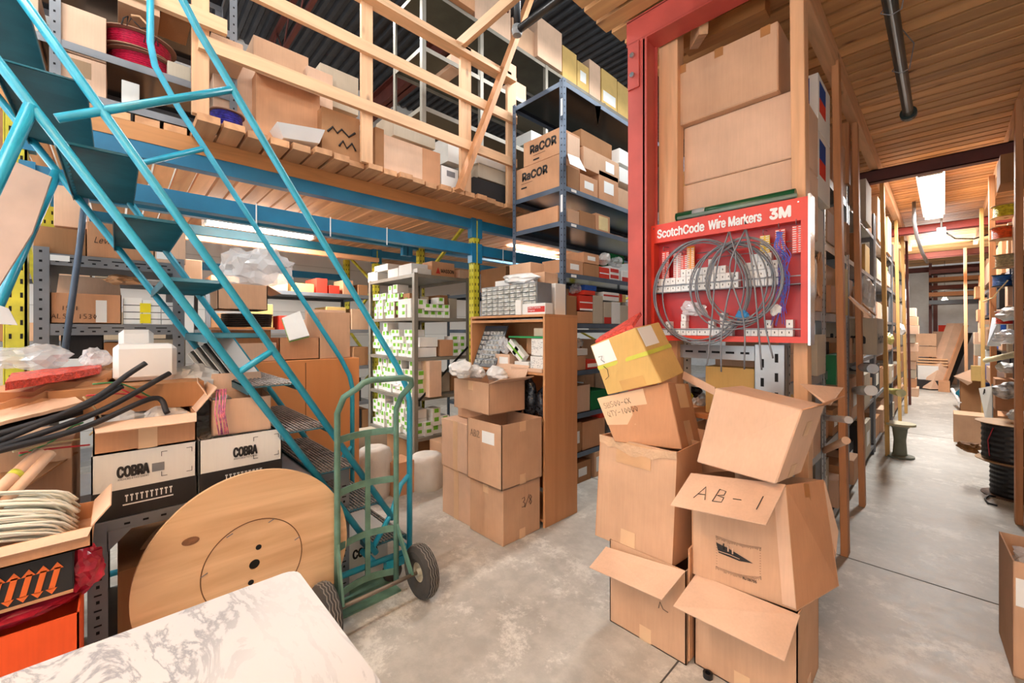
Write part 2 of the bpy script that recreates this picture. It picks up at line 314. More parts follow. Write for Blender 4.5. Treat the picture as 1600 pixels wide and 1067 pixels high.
# ---------------------------------------------------------------- cartons
def slab_quad(mb, a, b, c, d, t):      # thin sheet with thickness from four corners
    a, b, c, d = map(Vector, (a, b, c, d)); n = (b-a).cross(d-a).normalized()*t
    mb.hexa([a, b, c, d, a+n, b+n, c+n, d+n]); return mb
def quadpart(name, m, parent, a, b, c, d, t=.0015): return slab_quad(MB(), a, b, c, d, t).build(name, m, parent)
def carton(ext, c='a', label='', cat='box', group=None, name='carton', tape=None, tag_s=None, openz=False, flaps=(), rot=0, bev=.002, tapem=None):
    """ext=(x0,x1,y0,y1,z0,z1). tape: faces carrying a strip, tag_s: list of (face,u0,u1,v0,v1,material) stickers, flaps: list of (side, length, angle)"""
    x0, x1, y0, y1, z0, z1 = ext
    if name == 'carton' and c in ('w', 'g', 'k', 'r', 'n', 'u'): name = 'storage_box'
    if x0 > x1: x0, x1 = x1, x0
    if y0 > y1: y0, y1 = y1, y0
    if z0 > z1: z0, z1 = z1, z0
    m = C[c] if isinstance(c, str) else c
    cx, cy = (x0+x1)/2, (y0+y1)/2
    R = Matrix.Translation((cx, cy, 0)) @ Matrix.Rotation(rot, 4, 'Z') @ Matrix.Translation((-cx, -cy, 0))
    def fin(mb):
        if rot: mb.v = [R @ p for p in mb.v]
        return mb
    mb = MB()
    if openz:
        t = .005
        mb.box(x0, x1, y0, y1, z0, z0+t); mb.box(x0, x1, y0, y0+t, z0, z1); mb.box(x0, x1, y1-t, y1, z0, z1); mb.box(x0, x0+t, y0, y1, z0, z1); mb.box(x1-t, x1, y0, y1, z0, z1)
        o = fin(mb).build(name, m, loc=(cx, cy, z0))
    else:
        mb.box(x0, x1, y0, y1, z0, z1); o = fin(mb).build(name, m, loc=(cx, cy, z0), bev=bev)
    tag(o, label, cat, group)
    for side, L, ang in flaps:
        a = math.radians(ang); dz = math.sin(a)*L; dh = math.cos(a)*L; f = MB()
        if side == '-y': slab_quad(f, (x0, y0, z1), (x1, y0, z1), (x1-.01, y0-dh, z1+dz), (x0+.01, y0-dh, z1+dz), .004)
        if side == '+y': slab_quad(f, (x0, y1, z1), (x1, y1, z1), (x1-.01, y1+dh, z1+dz), (x0+.01, y1+dh, z1+dz), .004)
        if side == '+x': slab_quad(f, (x1, y0, z1), (x1, y1, z1), (x1+dh, y1-.01, z1+dz), (x1+dh, y0+.01, z1+dz), .004)
        if side == '-x': slab_quad(f, (x0, y0, z1), (x0, y1, z1), (x0-dh, y1-.01, z1+dz), (x0-dh, y0+.01, z1+dz), .004)
        fin(f).build('flap', C['b'] if c in ('a', 'b', 'c') else m, o)
    e = .001
    for tp in (tape or '').split():
        f = MB(); tw = .03
        if tp == 'xt': f.box(x0, x1, cy-tw, cy+tw, z1, z1+e)
        if tp == 'yt': f.box(cx-tw, cx+tw, y0, y1, z1, z1+e)
        if tp == 'fb': f.box(cx-tw, cx+tw, y0-e, y0, z0, z0+.07)
        if tp == 'ft': f.box(cx-tw, cx+tw, y0-e, y0, z1-.07, z1)
        if tp == 'fv': f.box(cx-tw, cx+tw, y0-e, y0, z0, z1)
        if tp == 'sb': f.box(x1, x1+e, cy-tw, cy+tw, z0, z0+.07)
        if tp == 'st': f.box(x1, x1+e, cy-tw, cy+tw, z1-.07, z1)
        if tp == 'sv': f.box(x1, x1+e, cy-tw, cy+tw, z0, z1)
        if tp == 'fh': f.box(x0, x1, y0-e, y0, z1-.05, z1)
        fin(f).build('tape', tapem or TAPE, o)
    for fc, a0, a1, b0, b1, mm in (tag_s or []):
        f = MB()
        if fc == 'f': f.box(x0+(x1-x0)*a0, x0+(x1-x0)*a1, y0-e, y0, z0+(z1-z0)*b0, z0+(z1-z0)*b1)
        if fc == 's': f.box(x1, x1+e, y0+(y1-y0)*a0, y0+(y1-y0)*a1, z0+(z1-z0)*b0, z0+(z1-z0)*b1)
        if fc == 't': f.box(x0+(x1-x0)*a0, x0+(x1-x0)*a1, y0+(y1-y0)*b0, y0+(y1-y0)*b1, z1, z1+e)
        fin(f).build('sticker', mm, o)
    return o
def dup(o, off, label=None, group=None):
    c = o.copy(); COL.objects.link(c); c.location = Vector(o.location)+Vector(off)
    if '_o' in c: c['_o'] = tuple(c.location)
    if label: c['label'] = label
    if group: c['group'] = group
    for ch in list(o.children):
        k = ch.copy(); COL.objects.link(k); k.parent = c
        for g in list(ch.children):
            j = g.copy(); COL.objects.link(j); j.parent = k
    return c
def blob(name, c, sx, sy, sz, m, seed=1, rough=.25, parent=None, sub=3):
    """crumpled bag or sack"""
    bm = bmesh.new(); bmesh.ops.create_icosphere(bm, subdivisions=sub, radius=1); rnd = random.Random(seed)
    ph = [rnd.uniform(0, 6) for _ in range(9)]
    mb = MB(); idx = {}
    for v in bm.verts:
        p = v.co.copy()
        k = 1+rough*(.4*math.sin(3*p.x+ph[0]+2*p.z)+.35*math.sin(5*p.y+ph[1])+.3*math.sin(7*p.z+ph[2]+3*p.x)+.3*math.sin(13*p.x+9*p.y+ph[3])+.25*rnd.uniform(-1, 1))
        q = Vector((p.x*sx*k, p.y*sy*k, max(p.z, -.8)*sz*k)); idx[v.index] = len(mb.v); mb.v.append(Vector(c)+q)
    for f in bm.faces: mb.f.append(tuple(idx[v.index] for v in f.verts)); mb.smooth.append(rough < .2)
    bm.free(); return mb.build(name, m, parent)

def PPL(u, v, p0, p1, p2):      # picture ray met with the plane through three points
    n = (Vector(p1)-Vector(p0)).cross(Vector(p2)-Vector(p0)); q = Vector(ray(u, v)); o = Vector((0, 0, CAMZ)); return o+q*((Vector(p0)-o).dot(n)/q.dot(n))
# ================================================================ the building
CEIL = 3.42
struct(MBbox(-7.6, 2.0, -3.5, 17.6, -.12, 0).build('floor', concrete()))
for a in ((-7.6, 2.0, 3.47, 3.478), (-7.6, 2.0, 8.3, 8.308), (-.834, -.827, .3, 3.47)):
    struct(MBbox(a[0], a[1], a[2], a[3], 0, .0012).build('trim_1', mat('saw_cut', (84, 80, 74), .9)))
def blockmat():
    q = NT('painted_block'); tc = q.n('ShaderNodeTexCoord'); mp = q.n('ShaderNodeMapping'); mp.inputs['Rotation'].default_value = (math.pi/2, 0, math.pi/2)
    q.l(tc.outputs['Object'], mp.inputs[0]); br = q.n('ShaderNodeTexBrick'); br.inputs['Scale'].default_value = 1
    for k, v in (('Brick Width', .4), ('Row Height', .2), ('Mortar Size', .006)): br.inputs[k].default_value = v
    br.inputs['Color1'].default_value = (*srgb((222, 220, 214)), 1); br.inputs['Color2'].default_value = (*srgb((208, 207, 202)), 1); br.inputs['Mortar'].default_value = (*srgb((186, 184, 178)), 1)
    q.l(mp.outputs[0], br.inputs[0]); q.l(br.outputs[0], q.b.inputs['Base Color']); q.b.inputs['Roughness'].default_value = .75; return q.m
BLOCK = blockmat()
struct(MBbox(-7.75, -7.6, -3.5, 17.6, 0, 6.2).build('wall_left', BLOCK))
struct(MBbox(-7.75, 2.15, 17.6, 17.75, 0, 6.2).build('wall_back', mat('grey_block', (224, 226, 228), .8, vary=.04)))
struct(MBbox(2.0, 2.15, -3.5, 17.6, 0, 3.5).build('wall_right', mat('grey_block', (204, 204, 202), .8)))
# corrugated steel roof, flutes running across
mb = MB(); pts = []; y = -3.5
while y < 17.6:
    pts += [(y, 6.0), (y+.05, 6.0), (y+.075, 6.045), (y+.125, 6.045)]; y += .15
vs = []
for x in (-7.6, -1.3): vs += [(x, a, b) for a, b in pts]
n = len(pts); mb.add(vs, [(i, i+1, n+i+1, n+i) for i in range(n-1)])
struct(mb.build('ceiling', mat('corrugated_roof', (74, 78, 84), .4, .5, vary=.08)))
# boarded ceiling over the aisle
mb = MB(); y = -3.42; rnd = random.Random(3)
while y < 17.5:
    mb.box(-1.46-rnd.random()*.06, 2.0, y, y+.112, CEIL+rnd.uniform(0, .004), CEIL+.038); y += .14
cl = struct(mb.build('ceiling', wood('ceiling_boards', (232, 178, 118), 0, (160, 100, 56), ring=.4, board=(1, .14)), loc=(0, -3.42, CEIL)))
struct(MBbox(-1.4, 2.0, -3.4, 17.5, CEIL+.045, CEIL+.06).build('ceiling', HOLE))  # dark sheet laid over the boards to put shade into their gaps
for k, yy in enumerate((2.9, 5.2, 7.6)):     # joists resting across at the near end
    pass

def thing(name, mb, m, label, cat, group=None, bev=0): return tag(mb.build(name, m, bev=bev), label, cat, group)
# headers that run along the aisle above the posts
thing('header_beam', MBbox(-.57, -.5, .9, 12.9, 3.27, CEIL), WOODY, 'long pine header beam on the tops of the left aisle posts', 'beam')
thing('header_beam', MBbox(.42, .48, 2.6, 12.9, 3.27, CEIL), WOODY, 'long pine header beam above the right aisle shelving', 'beam')
for nm, yy, m, lb in (('nearest', 6.1, DRED, 'dark oxide red steel beam crossing the aisle nearest, below the tube light'), ('second', 9.85, RED, 'pinkish red steel beam crossing the aisle behind the long tube light'),
                      ('third', 13.4, DRED, 'thin dark red steel beam crossing the far aisle by the bare bulb'), ('fourth', 16.6, DRED, 'farthest red steel beam in front of the grey end wall')):
    mb = MB(); mb.box(-1.6, 1.95, yy-.05, yy+.05, 3.13, 3.14); mb.box(-1.6, 1.95, yy-.05, yy+.05, 3.255, 3.265); mb.box(-1.6, 1.95, yy-.006, yy+.006, 3.14, 3.255)
    mb.box(-1.6, 1.95, yy-.05, yy-.044, 3.13, 3.265)
    thing('steel_beam', mb, m, lb, 'beam')
# red column and the beam on it
mb = MB(); x0, x1, y0, y1 = -1.36, -1.22, 2.3, 2.44
mb.box(x0, x0+.125, y0, y0+.012, 0, 3.26); mb.box(x0, x0+.125, y1-.012, y1, 0, 3.26); mb.box(x0+.10, x0+.112, y0, y1, 0, 3.26)
mb.box(x0-.05, x1+.05, y0-.05, y1+.05, 0, .012)
col = tag(mb.build('steel_column', RED), 'red painted steel column beside the wire marker cabinet', 'column')
for zz in (3.06, 3.18):
    MB().lathe([(.0, -.022), (.016, -.022), (.016, 0), (.024, 0), (.024, .004)], AX_Y, (x0+.04, y0-.006, zz), 6).build('bolt', CHROME, col)
MBbox(x0+.005, x0+.08, y0-.012, y0, 2.98, 3.26).build('bolt_plate', RED, col)
mb = MB(); mb.box(-1.37, 1.9, 2.3, 2.44, 3.26, 3.272); mb.box(-1.37, 1.9, 2.3, 2.44, 3.405, 3.417); mb.box(-1.37, 1.9, 2.3, 2.312, 3.27, 3.41)
thing('steel_beam', mb, RED, 'bright red steel beam under the boards resting on the red column', 'beam')
# wooden posts
def post(x, y, z1, m, label, sx=.04, sy=.09, lean=-.05, z0=0, group=None):
    mb = MB(); mb.hexa([(x-sx, y, z0), (x, y, z0), (x, y+sy, z0), (x-sx, y+sy, z0), (x-sx+lean, y, z1), (x+lean, y, z1), (x+lean, y+sy, z1), (x-sx+lean, y+sy, z1)])
    return tag(mb.build('wooden_post', m, bev=.003), label, 'post', group)
post(-.455, 2.47, CEIL, WOODZ, 'pale pine post directly behind the right edge of the wire marker cabinet', .06, .09, -.03)
p = post(-1.12, 2.46, 3.4, WOODZ, 'pale pine post with nail heads standing right beside the red column', .12, .09, 0)
post(-.435, 3.47, 3.3, ORZ, 'stained aisle post nearest the camera, behind the open cartons')
post(-.46, 4.55, 3.27, ORZ, 'second stained aisle post on the left, with a short block at its top')
MBbox(-.62, -.56, 4.5, 4.6, 2.75, 3.27).build('top_block', ORZ, bpy.data.objects['wooden_post.003'])
post(-.445, 6.6, 3.27, YZ, 'third aisle post on the left, standing beside the grey cable spool')
post(-.47, 9.1, 3.27, YZ, 'fourth aisle post on the left, beyond the grey cable spool')
post(-.45, 10.2, 3.27, YZ, 'fifth aisle post on the left, thin and yellowish')
post(-.45, 11.4, 3.27, DRED, 'dark red upright on the left near the end of the aisle')
post(.42, 5.0, 3.27, ORZ, 'stained post at the right picture edge behind the black cable reels', .04, .09, 0)
post(.425, 7.25, 3.27, ORZ, 'broad right aisle post behind the plastic wrapped white board', .05, .09, -.02)
post(.42, 9.1, 3.27, YZ, 'narrow yellowed right aisle post behind the red and white leaflet', .04, .09, -.02)
post(.36, 13.2, 3.27, WOODZ, 'pale far post on the right below the bare bulb', .05, .09, -.02, 0)
# short joist offcuts under the near boards
thing('joist_block', MB().bar(PD(1085, 60, 2.6), PD(1100, 35, 2.4), .05, .12), WOODX, 'short pine block nailed under the ceiling boards above the big cartons', 'block')
thing('joist_block', MBbox(-.82, -.74, 1.75, 1.84, 3.0, CEIL), WOODZ, 'short hanging pine block left of the tall post, above the top carton', 'block')
thing('joist', MB().bar((-1.17, 2.7, 3.36), (-.7, 2.7, 3.36), .1, .09), ORX, 'orange pine joist under the boards behind the top big carton', 'joist')

# ================================================================ mezzanine
DK = 2.80
mb = MB(); y = .34; rnd = random.Random(5)
ry_ = y-2.2
while ry_ < 7.2:
    e = -3.5 if ry_ < .33 else -3.2-rnd.uniform(-.02, .05)
    mb.box(-7.55, e, ry_, ry_+.118, DK+rnd.uniform(-.004, .004), DK+.045); ry_ += .1385
deck = tag(mb.build('deck', wood('deck_boards', (222, 166, 118), 0, (156, 102, 60), ring=.5, board=(1, .1385)), loc=(-3.2, .34-2.2, DK)), 'mezzanine deck of rough pine boards lying on the blue rack beams', 'mezzanine')
MBbox(-3.54, -3.5, -1.9, 7.0, 2.69, DK).build('stringer', ORY, deck)
MBbox(-7.0, -4.7, 2.9, 7.0, 2.69, DK).build('stringer', ORY, deck) if False else None
# railing
rail = empty('guard_rail', (-3.25, 1.5, DK+.045), 'pale pine guard rail of posts and boards along the mezzanine edge', 'railing')
zb = DK+.045
for u0, u1, zt, sx in ((300, 331, 5.0, .09), (565, 585, 5.0, .07), (720, 738, 4.25, .07), (793, 808, 4.35, .07)):
    a = PX(u0, 300, -3.2).y; b = PX(u1, 300, -3.2).y
    MBbox(-3.2-sx*.5, -3.2, a, b-.012, zb-.005, zt).build('post', WOODZ, rail, bev=.003)
MBbox(-3.2, -3.162, .36, 3.1, 3.235, 3.325).build('rail_board', WOODY, rail)
MBbox(-3.2, -3.162, .36, 3.1, 3.70, 3.79).build('rail_board', WOODY, rail)
MBbox(-3.16, -3.12, -.5, .5, 3.36, 3.45).build('rail_board', WOODY, rail)
mb = MBbox(-3.24, -3.2, 1.2, 3.05, 4.12, 4.25); mb.box(-3.2, -3.12, 1.2, 3.05, 4.12, 4.155); mb.build('top_plate', WOODY, rail)
q = PX(716, 72, -3.2); MB().bar(q, q+Vector((.95, 0, .03)), .045, .1).build('cross_board', WOODX, rail)
br = MB().bar(PX(717, 298, -3.12), PX(832, -12, -3.12), .05, .09, (1, 0, 0)).build('diagonal_brace', ORZ, rail)
# pallet racking that carries the deck
def rack_post(y, xs, label, ym=YEL, z1=2.68, ys=None, zb=.3):
    ys = ys or (y, y)
    r = empty('rack_upright', (xs[0], y, 0), label, 'rack upright')
    for x, y in zip(xs, ys):
        mb = MB(); mb.box(x-.04, x+.04, y-.045, y-.038, 0, z1); mb.box(x-.04, x-.033, y-.04, y+.04, 0, z1); mb.box(x+.033, x+.04, y-.04, y+.04, 0, z1); mb.box(x-.07, x+.07, y-.07, y+.07, 0, .008)
        mb.box(x-.04, x+.04, y+.03, y+.04, 0, z1)
        p = mb.build('post', ym, r)
        h = MB(); z = .1
        while z < z1-.05:
            for s in (-.02, .02): h.box(x+.0402, x+.0412, y+s-.005, y+s+.005, z, z+.028); h.box(x+s-.004, x+s+.004, y-.0465, y-.0452, z, z+.028)
            z += .075
        tag_ = h.build('slot', HOLE, p); tag_['kind'] = 'stuff'
    z = zb; k = 0
    while z < z1-.45:
        a, b = (xs[0], xs[1]) if k % 2 else (xs[1], xs[0])
        ya, yb = (ys[0], ys[1]) if k % 2 else (ys[1], ys[0]); MB().bar((a, ya, z), (b, yb, z+.62), .035, .03).build('diagonal_brace', ym, r); z += .62; k += 1
    return r
ru1 = rack_post(2.81, (-3.53, -5.0), 'yellow perforated rack upright standing beside the grey green-box shelving', ys=(2.81, 3.03), zb=2.15)
rack_post(-.40, (-3.53, -5.0), 'yellow slotted rack upright at the left picture edge')
rack_post(2.81, (-5.9, -7.0), 'yellow rack upright far back under the deck near the block wall')
rack_post(6.4, (-3.53, -5.0), 'yellow rack upright behind the dark steel shelving')
def rack_beam(x, y0, y1, z, label, h=.1, lip=True):
    mb = MB(); mb.box(x-.025, x+.025, y0, y1, z-h, z); 
    if lip: mb.box(x-.06, x-.025, y0, y1, z-h, z-h+.012)
    b = tag(mb.build('rack_beam', BEAMB), label, 'rack beam', )
    for y in (y0, y1):
        MBbox(x-.03, x+.045, y-.03, y+.03, z-.2, z+.01).build('connector', BEAMB, b)
    return b
for y0, y1, s in ((-.36, 2.77, 'left bay'), (2.85, 6.36, 'right bay')):
    rack_beam(-3.53, y0, y1, 2.69, 'upper blue rack beam along the mezzanine front, %s' % s)
    b = rack_beam(-3.53, y0, y1, 2.42, 'lower blue rack beam hung with white clips, %s' % s, .11)
    for t in (.35, .52, .68) if s == 'left bay' else (.1,):
        yy = y0+(y1-y0)*t; MBbox(-3.504, -3.500, yy, yy+.008, 2.27, 2.43).build('wire_clip', INKW, b)
    rack_beam(-5.0, y0, y1, 2.69, 'blue rack beam in the second row under the deck, %s' % s)
rack_beam(-5.9, -.36, 2.77, 2.69, 'blue rack beam in the third row under the deck')
rack_beam(-5.9, 2.85, 6.36, 2.69, 'blue rack beam in the third row, right bay')
rack_beam(-7.0, -.36, 2.77, 2.42, 'blue rack beam in the last row by the block wall')
thing('timber_runner', MBbox(-5.85, -5.78, -.3, 2.8, 2.50, 2.56), WOODY, 'pale timber runner below the blue beam in front of the block wall', 'timber')
# high roof steel
for x0, x1, y, z0, z1, m, lb in ((-7.5, -3.6, 3.3, 5.3, 5.62, DRED, 'deep oxide red roof girder seen between the railing posts'), (-7.5, -1.5, 6.6, 5.5, 5.75, DRED, 'dark red roof girder beyond the dark steel shelving')):
    mb = MB(); mb.box(x0, x1, y-.09, y+.09, z0, z0+.02); mb.box(x0, x1, y-.09, y+.09, z1-.02, z1); mb.box(x0, x1, y-.01, y+.01, z0, z1)
    thing('roof_girder', mb, m, lb, 'girder')
for k, y in enumerate((.2, 1.7)):
    mb = MB(); mb.bar((-7.5, y, 5.9), (-2, y, 5.9), .06, .06); mb.bar((-7.5, y, 5.45), (-2, y, 5.45), .05, .05)
    for i in range(16):
        xa = -7.5+i*.34; mb.tube([(xa, y, 5.45 if i % 2 else 5.9), (xa+.34, y, 5.9 if i % 2 else 5.45)], .012, 6)
    thing('roof_joist', mb, DRED, ('open web roof joist over the left end of the mezzanine', 'open web roof joist over the middle of the mezzanine')[k], 'joist')
MBw = MBbox(-7.59, -7.5, -1, 9, 3.2, 5.2); thing('wall_insulation', MBw, mat('foil_insulation', (176, 172, 160), .5, .2, vary=.15, bump=.6, bscale=5), 'dull foil faced insulation on the block wall above the mezzanine', 'insulation')
# pipes
mb = MB().tube([PX(808, -60, -2.75), PX(808, 44, -2.75)], .033, 12); e = PX(808, 48, -2.75)
pp = tag(mb.build('sprinkler_pipe', BLK), 'black pipe dropping to an elbow in front of the dark brace', 'pipe')
MB().lathe([(0, -.055), (.04, -.045), (.055, 0), (.045, .04), (0, .06)], None, e, 16).build('elbow', mat('silver_tape', (150, 150, 148), .5, .3), pp)
MB().tube([e, e+Vector((1.25, 0, 0))], .036, 12).build('side_run', BLK, pp)
pp = tag(MB().tube([(-.19, -3.0, 3.17), (-.19, 4.4, 3.17)], .031, 14).build('sprinkler_pipe', mat('dark_green_pipe', (28, 44, 38), .35)), 'black green pipe hanging along the aisle ceiling toward the camera', 'pipe')
MB().lathe([(0, -.02), (.05, -.02), (.05, .03), (.032, .03), (.032, -.1)], AX_Y, (-.19, 4.42, 3.17), 16).build('end_cap', mat('dark_green_pipe', (28, 44, 38), .35), pp)
mb = MB()
for yy in (2.9, 3.6): mb.tube([(-.19, yy, CEIL), (-.13, yy+.02, 3.3), (-.15, yy, 3.14), (-.19, yy, 3.13), (-.23, yy, 3.16), (-.19, yy, 3.22)], .003, 5)
mb.build('hanger_wire', SIL, pp)
# tube fixtures
def fixture(x, y, z, L, label, wd=.14, glow=GLOW):
    f = empty('tube_light', (x, y, z), label, 'light')
    MB().hexa([(x-wd*.6, y-L/2, z), (x+wd*.6, y-L/2, z), (x+wd*.6, y+L/2, z), (x-wd*.6, y+L/2, z), (x-wd*.3, y-L/2, z+.06), (x+wd*.3, y-L/2, z+.06), (x+wd*.3, y+L/2, z+.06), (x-wd*.3, y+L/2, z+.06)]).build('housing', WHITE, f)
    for s in (-1, 1): MB().tube([(x+s*wd*.28, y-L/2+.02, z-.025), (x+s*wd*.28, y+L/2-.02, z-.025)], .019, 8).build('tube', glow, f)
    for s in (-1, 1): MBbox(x-wd*.5, x+wd*.5, y+s*(L/2-.012)-.012, y+s*(L/2-.012)+.012, z-.05, z+.01).build('end_socket', WHITE, f)
    mb = MB()
    for s in (-1, 1): mb.tube([(x, y+s*L*.4, z+.06), (x, y+s*L*.4, CEIL if x > -1.4 else (DK+.002 if z < DK else 6.03))], .003, 5)
    mb.build('hanger', SIL, f)
    return f
fixture(-5.4, 1.2, 2.66, 1.1, 'lit tube light under the mezzanine behind the blue ladder', .18)
fixture(-4.6, 4.9, 2.70, 1.1, 'lit tube light under the mezzanine behind the dark steel shelving', .18)
fixture(-.11, 8.0, 3.3, 2.7, 'long lit tube light on the aisle ceiling', .2)
fixture(-.1, -1.2, 2.75, 1.2, 'added tube light, unseen over the space right of the marble table')  # unseen lamp added behind the camera, mainly to brighten the ceiling
fixture(-1.9, -1.6, 4.67, 2.4, 'added high tube light, unseen above the space behind the marble top')  # lamp added out of view as light for the near space
fixture(-2.3, 4.6, 5.27, 2.4, 'added high tube light, unseen over the dark steel shelving')  # unseen lamp added to light the open bay from above
fixture(-4.6, 1.0, 5.37, 2.4, 'added high tube light, unseen above the mezzanine cartons')  # added lamp above the view, brightens the upper mezzanine
fixture(-3.9, -1.6, 2.5, 1.1, 'added tube light, unseen under the left end of the mezzanine')  # extra lamp put in out of view as fill below the deck
b = PD(1476, 469, 11.5); bl = tag(MB().lathe([(0, -.07), (.05, -.05), (.065, 0), (.04, .05), (.02, .08), (0, .09)], None, b, 14).build('light_bulb', mat('lit_bulb', (255, 240, 214), .5, emit=25)), 'bare glowing bulb hanging at the far end of the aisle', 'light')
MBbox(b.x-.04, b.x+.04, b.y-.04, b.y+.04, b.z+.08, b.z+.18).build('lamp_holder', WHITE, bl); MB().tube([(b.x, b.y, b.z+.17), (b.x, b.y, CEIL)], .004, 5).build('lamp_cord', BLK, bl)
c = PD(1471, 366, 6.6); jb = tag(MBbox(c.x-.05, c.x+.05, c.y-.04, c.y+.04, c.z-.1, c.z+.1).build('junction_box', GALV), 'grey conduit box hanging below the pink beam', 'junction box')
MB().tube([(c.x, c.y, c.z+.09), (c.x, c.y, CEIL)], .012, 8).build('conduit', GALV, jb)
MB().tube([c+Vector((.05, 0, .02)), c+Vector((.15, .02, -.09)), c+Vector((.35, .05, -.12)), c+Vector((.55, .08, -.06))], .012, 6).build('cable', BLK, jb)
q_ = PD(1428, 345, 6.2); MB().tube([(q_.x, q_.y, CEIL), PD(1428, 345, 6.2), PD(1433, 372, 6.3), PD(1441, 395, 6.4), PD(1449, 410, 6.5)], .022, 8).build('tmp', SIL); tag(bpy.data.objects['tmp'], 'grey flexible conduit drooping from the aisle ceiling', 'conduit'); bpy.data.objects['tmp'].name = 'flexible_conduit'
# ================================================================ marble topped table
mb = MB(); X0, X1, Y0, Y1 = -1.125, -.42, -1.25, .325
zt = .9; r = .03; pts = []
for cx, cy, a0 in ((X1-r, Y1-r, 0), (X0+r, Y1-r, 90), (X0+r, Y0+r, 180), (X1-r, Y0+r, 270)):
    for k in range(5): a = math.radians(a0+k*22.5); pts.append((cx+r*math.cos(a), cy+r*math.sin(a)))
n = len(pts); mb.add([(x, y, zt-.03) for x, y in pts]+[(x, y, zt) for x, y in pts], [tuple(range(n))[::-1], tuple(range(n, 2*n))]+[(i, (i+1) % n, n+(i+1) % n, n+i) for i in range(n)])
tb = tag(mb.build('worktable', marble(), loc=((X0+X1)/2, (Y0+Y1)/2, 0)), 'white marble patterned table top in the near corner', 'table')
for x in (X0+.05, X1-.08):
    for y in (Y0+.06, Y1-.09): MBbox(x, x+.045, y, y+.045, 0, zt-.03).build('leg', GALV, tb)

# ================================================================ rolling ladder
XN, XF = -2.25, -3.10
sl = 1.62
def lz(y, off): return (1.06+off-y)*sl+.18       # stair line: height of lower tube at y
lad = empty('rolling_ladder', (-2.68, .6, 0), 'bright blue tubular rolling ladder stair climbing to the upper left', 'ladder')
R_ = .017
def P2(u, v, X=XN): return PX(u, v, X)
ylow = lambda z: PX(565, 835, XN).y + (PX(565, 835, XN).z - z)/sl2
a, b = PX(137, 267, XN), PX(568, 838, XN); sl2 = (a.z-b.z)/(b.y-a.y)      # lower stringer tube
a1, b1 = PX(225, 267, XN), PX(600, 790, XN); sl1 = (a1.z-b1.z)/(b1.y-a1.y)
a3, b3 = PX(437, 267, XN), PX(632, 592, XN); sl3 = (a3.z-b3.z)/(b3.y-a3.y)
SL = (sl1+sl2+sl3)/3
L2y = lambda z: b.y+(b.z-z)/SL
L1y = lambda z: b1.y+(b1.z-z)/SL
L3y = lambda z: b3.y+(b3.z-z)/SL
zpt = PX(640, 612, XN).z; ypt = PX(640, 700, XN).y; ztop = 3.35
for X, nm in ((XN, 'near'), (XF, 'far')):
    MB().tube([(X, L2y(ztop), ztop), (X, L2y(.22), .22)], R_, 10).build('stringer', BLUE, lad)
    MB().tube([(X, L1y(ztop), ztop), (X, L1y(.385), .385)], R_, 10).build('stringer', BLUE, lad)
    ytop = L3y(3.0)
    MB().tube([(X, ytop, 3.9), (X, ytop, 3.12), (X, ytop+.02, 3.0), (X, L3y(2.8), 2.8), (X, L3y(1.28), 1.28), (X, ypt-.02, zpt+.03), (X, ypt, zpt-.06), (X, ypt, .13)], R_, 10).build('handrail', BLUE, lad)
    # braces
    q0 = PX(88, 185, XN); q1 = PX(362, 140, XN)
    MB().tube([(X, q0.y, q0.z), (X, q1.y, q1.z)], R_*.95, 10).build('cross_brace', BLUE, lad)
    MB().tube([(X, L2y(1.3)+.0, 1.3), (X, L1y(1.4), 1.4)], R_*.9, 8).build('cross_brace', BLUE, lad)
    MB().tube([(X, ypt, .62), (X, ypt-.06, .57), (X, L1y(.4), .42), (X, L2y(.25), .26)], R_*.9, 8).build('cross_brace', BLUE, lad)
    zq = q0.z-.02; MB().tube([(X, L2y(2.3), 2.3), (X, -.80, .18)], .021, 10).build('rear_leg', BLUE, lad)
    MB().tube([(X, -.8, .2), (X, ypt, .16)], .017, 8).build('base_rail', BLUE, lad)
    MB().lathe([(0, -.02), (.055, -.02), (.06, 0), (.055, .02), (0, .02)], AX_X, (X+.03, -.8, .06), 18).build('caster', RUB, lad)
    MB().lathe([(0, -.02), (.055, -.02), (.06, 0), (.055, .02), (0, .02)], AX_X, (X-.03, ypt-.1, .06), 18).build('caster', RUB, lad)
    MBbox(X-.02, X+.02, ypt-.16, ypt+.03, .1, .15).build('caster_bracket', BLUE, lad)
for yy in (ypt-.02, L2y(.25), -.8): MB().tube([(XN, yy, .18), (XF, yy, .18)], .016, 8).build('cross_tube', BLUE, lad)
qq = PX(120, 240, XN); MB().tube([(XN, L2y(2.2), 2.2), (XF, L2y(2.2), 2.2)], .014, 8).build('cross_tube', BLUE, lad)
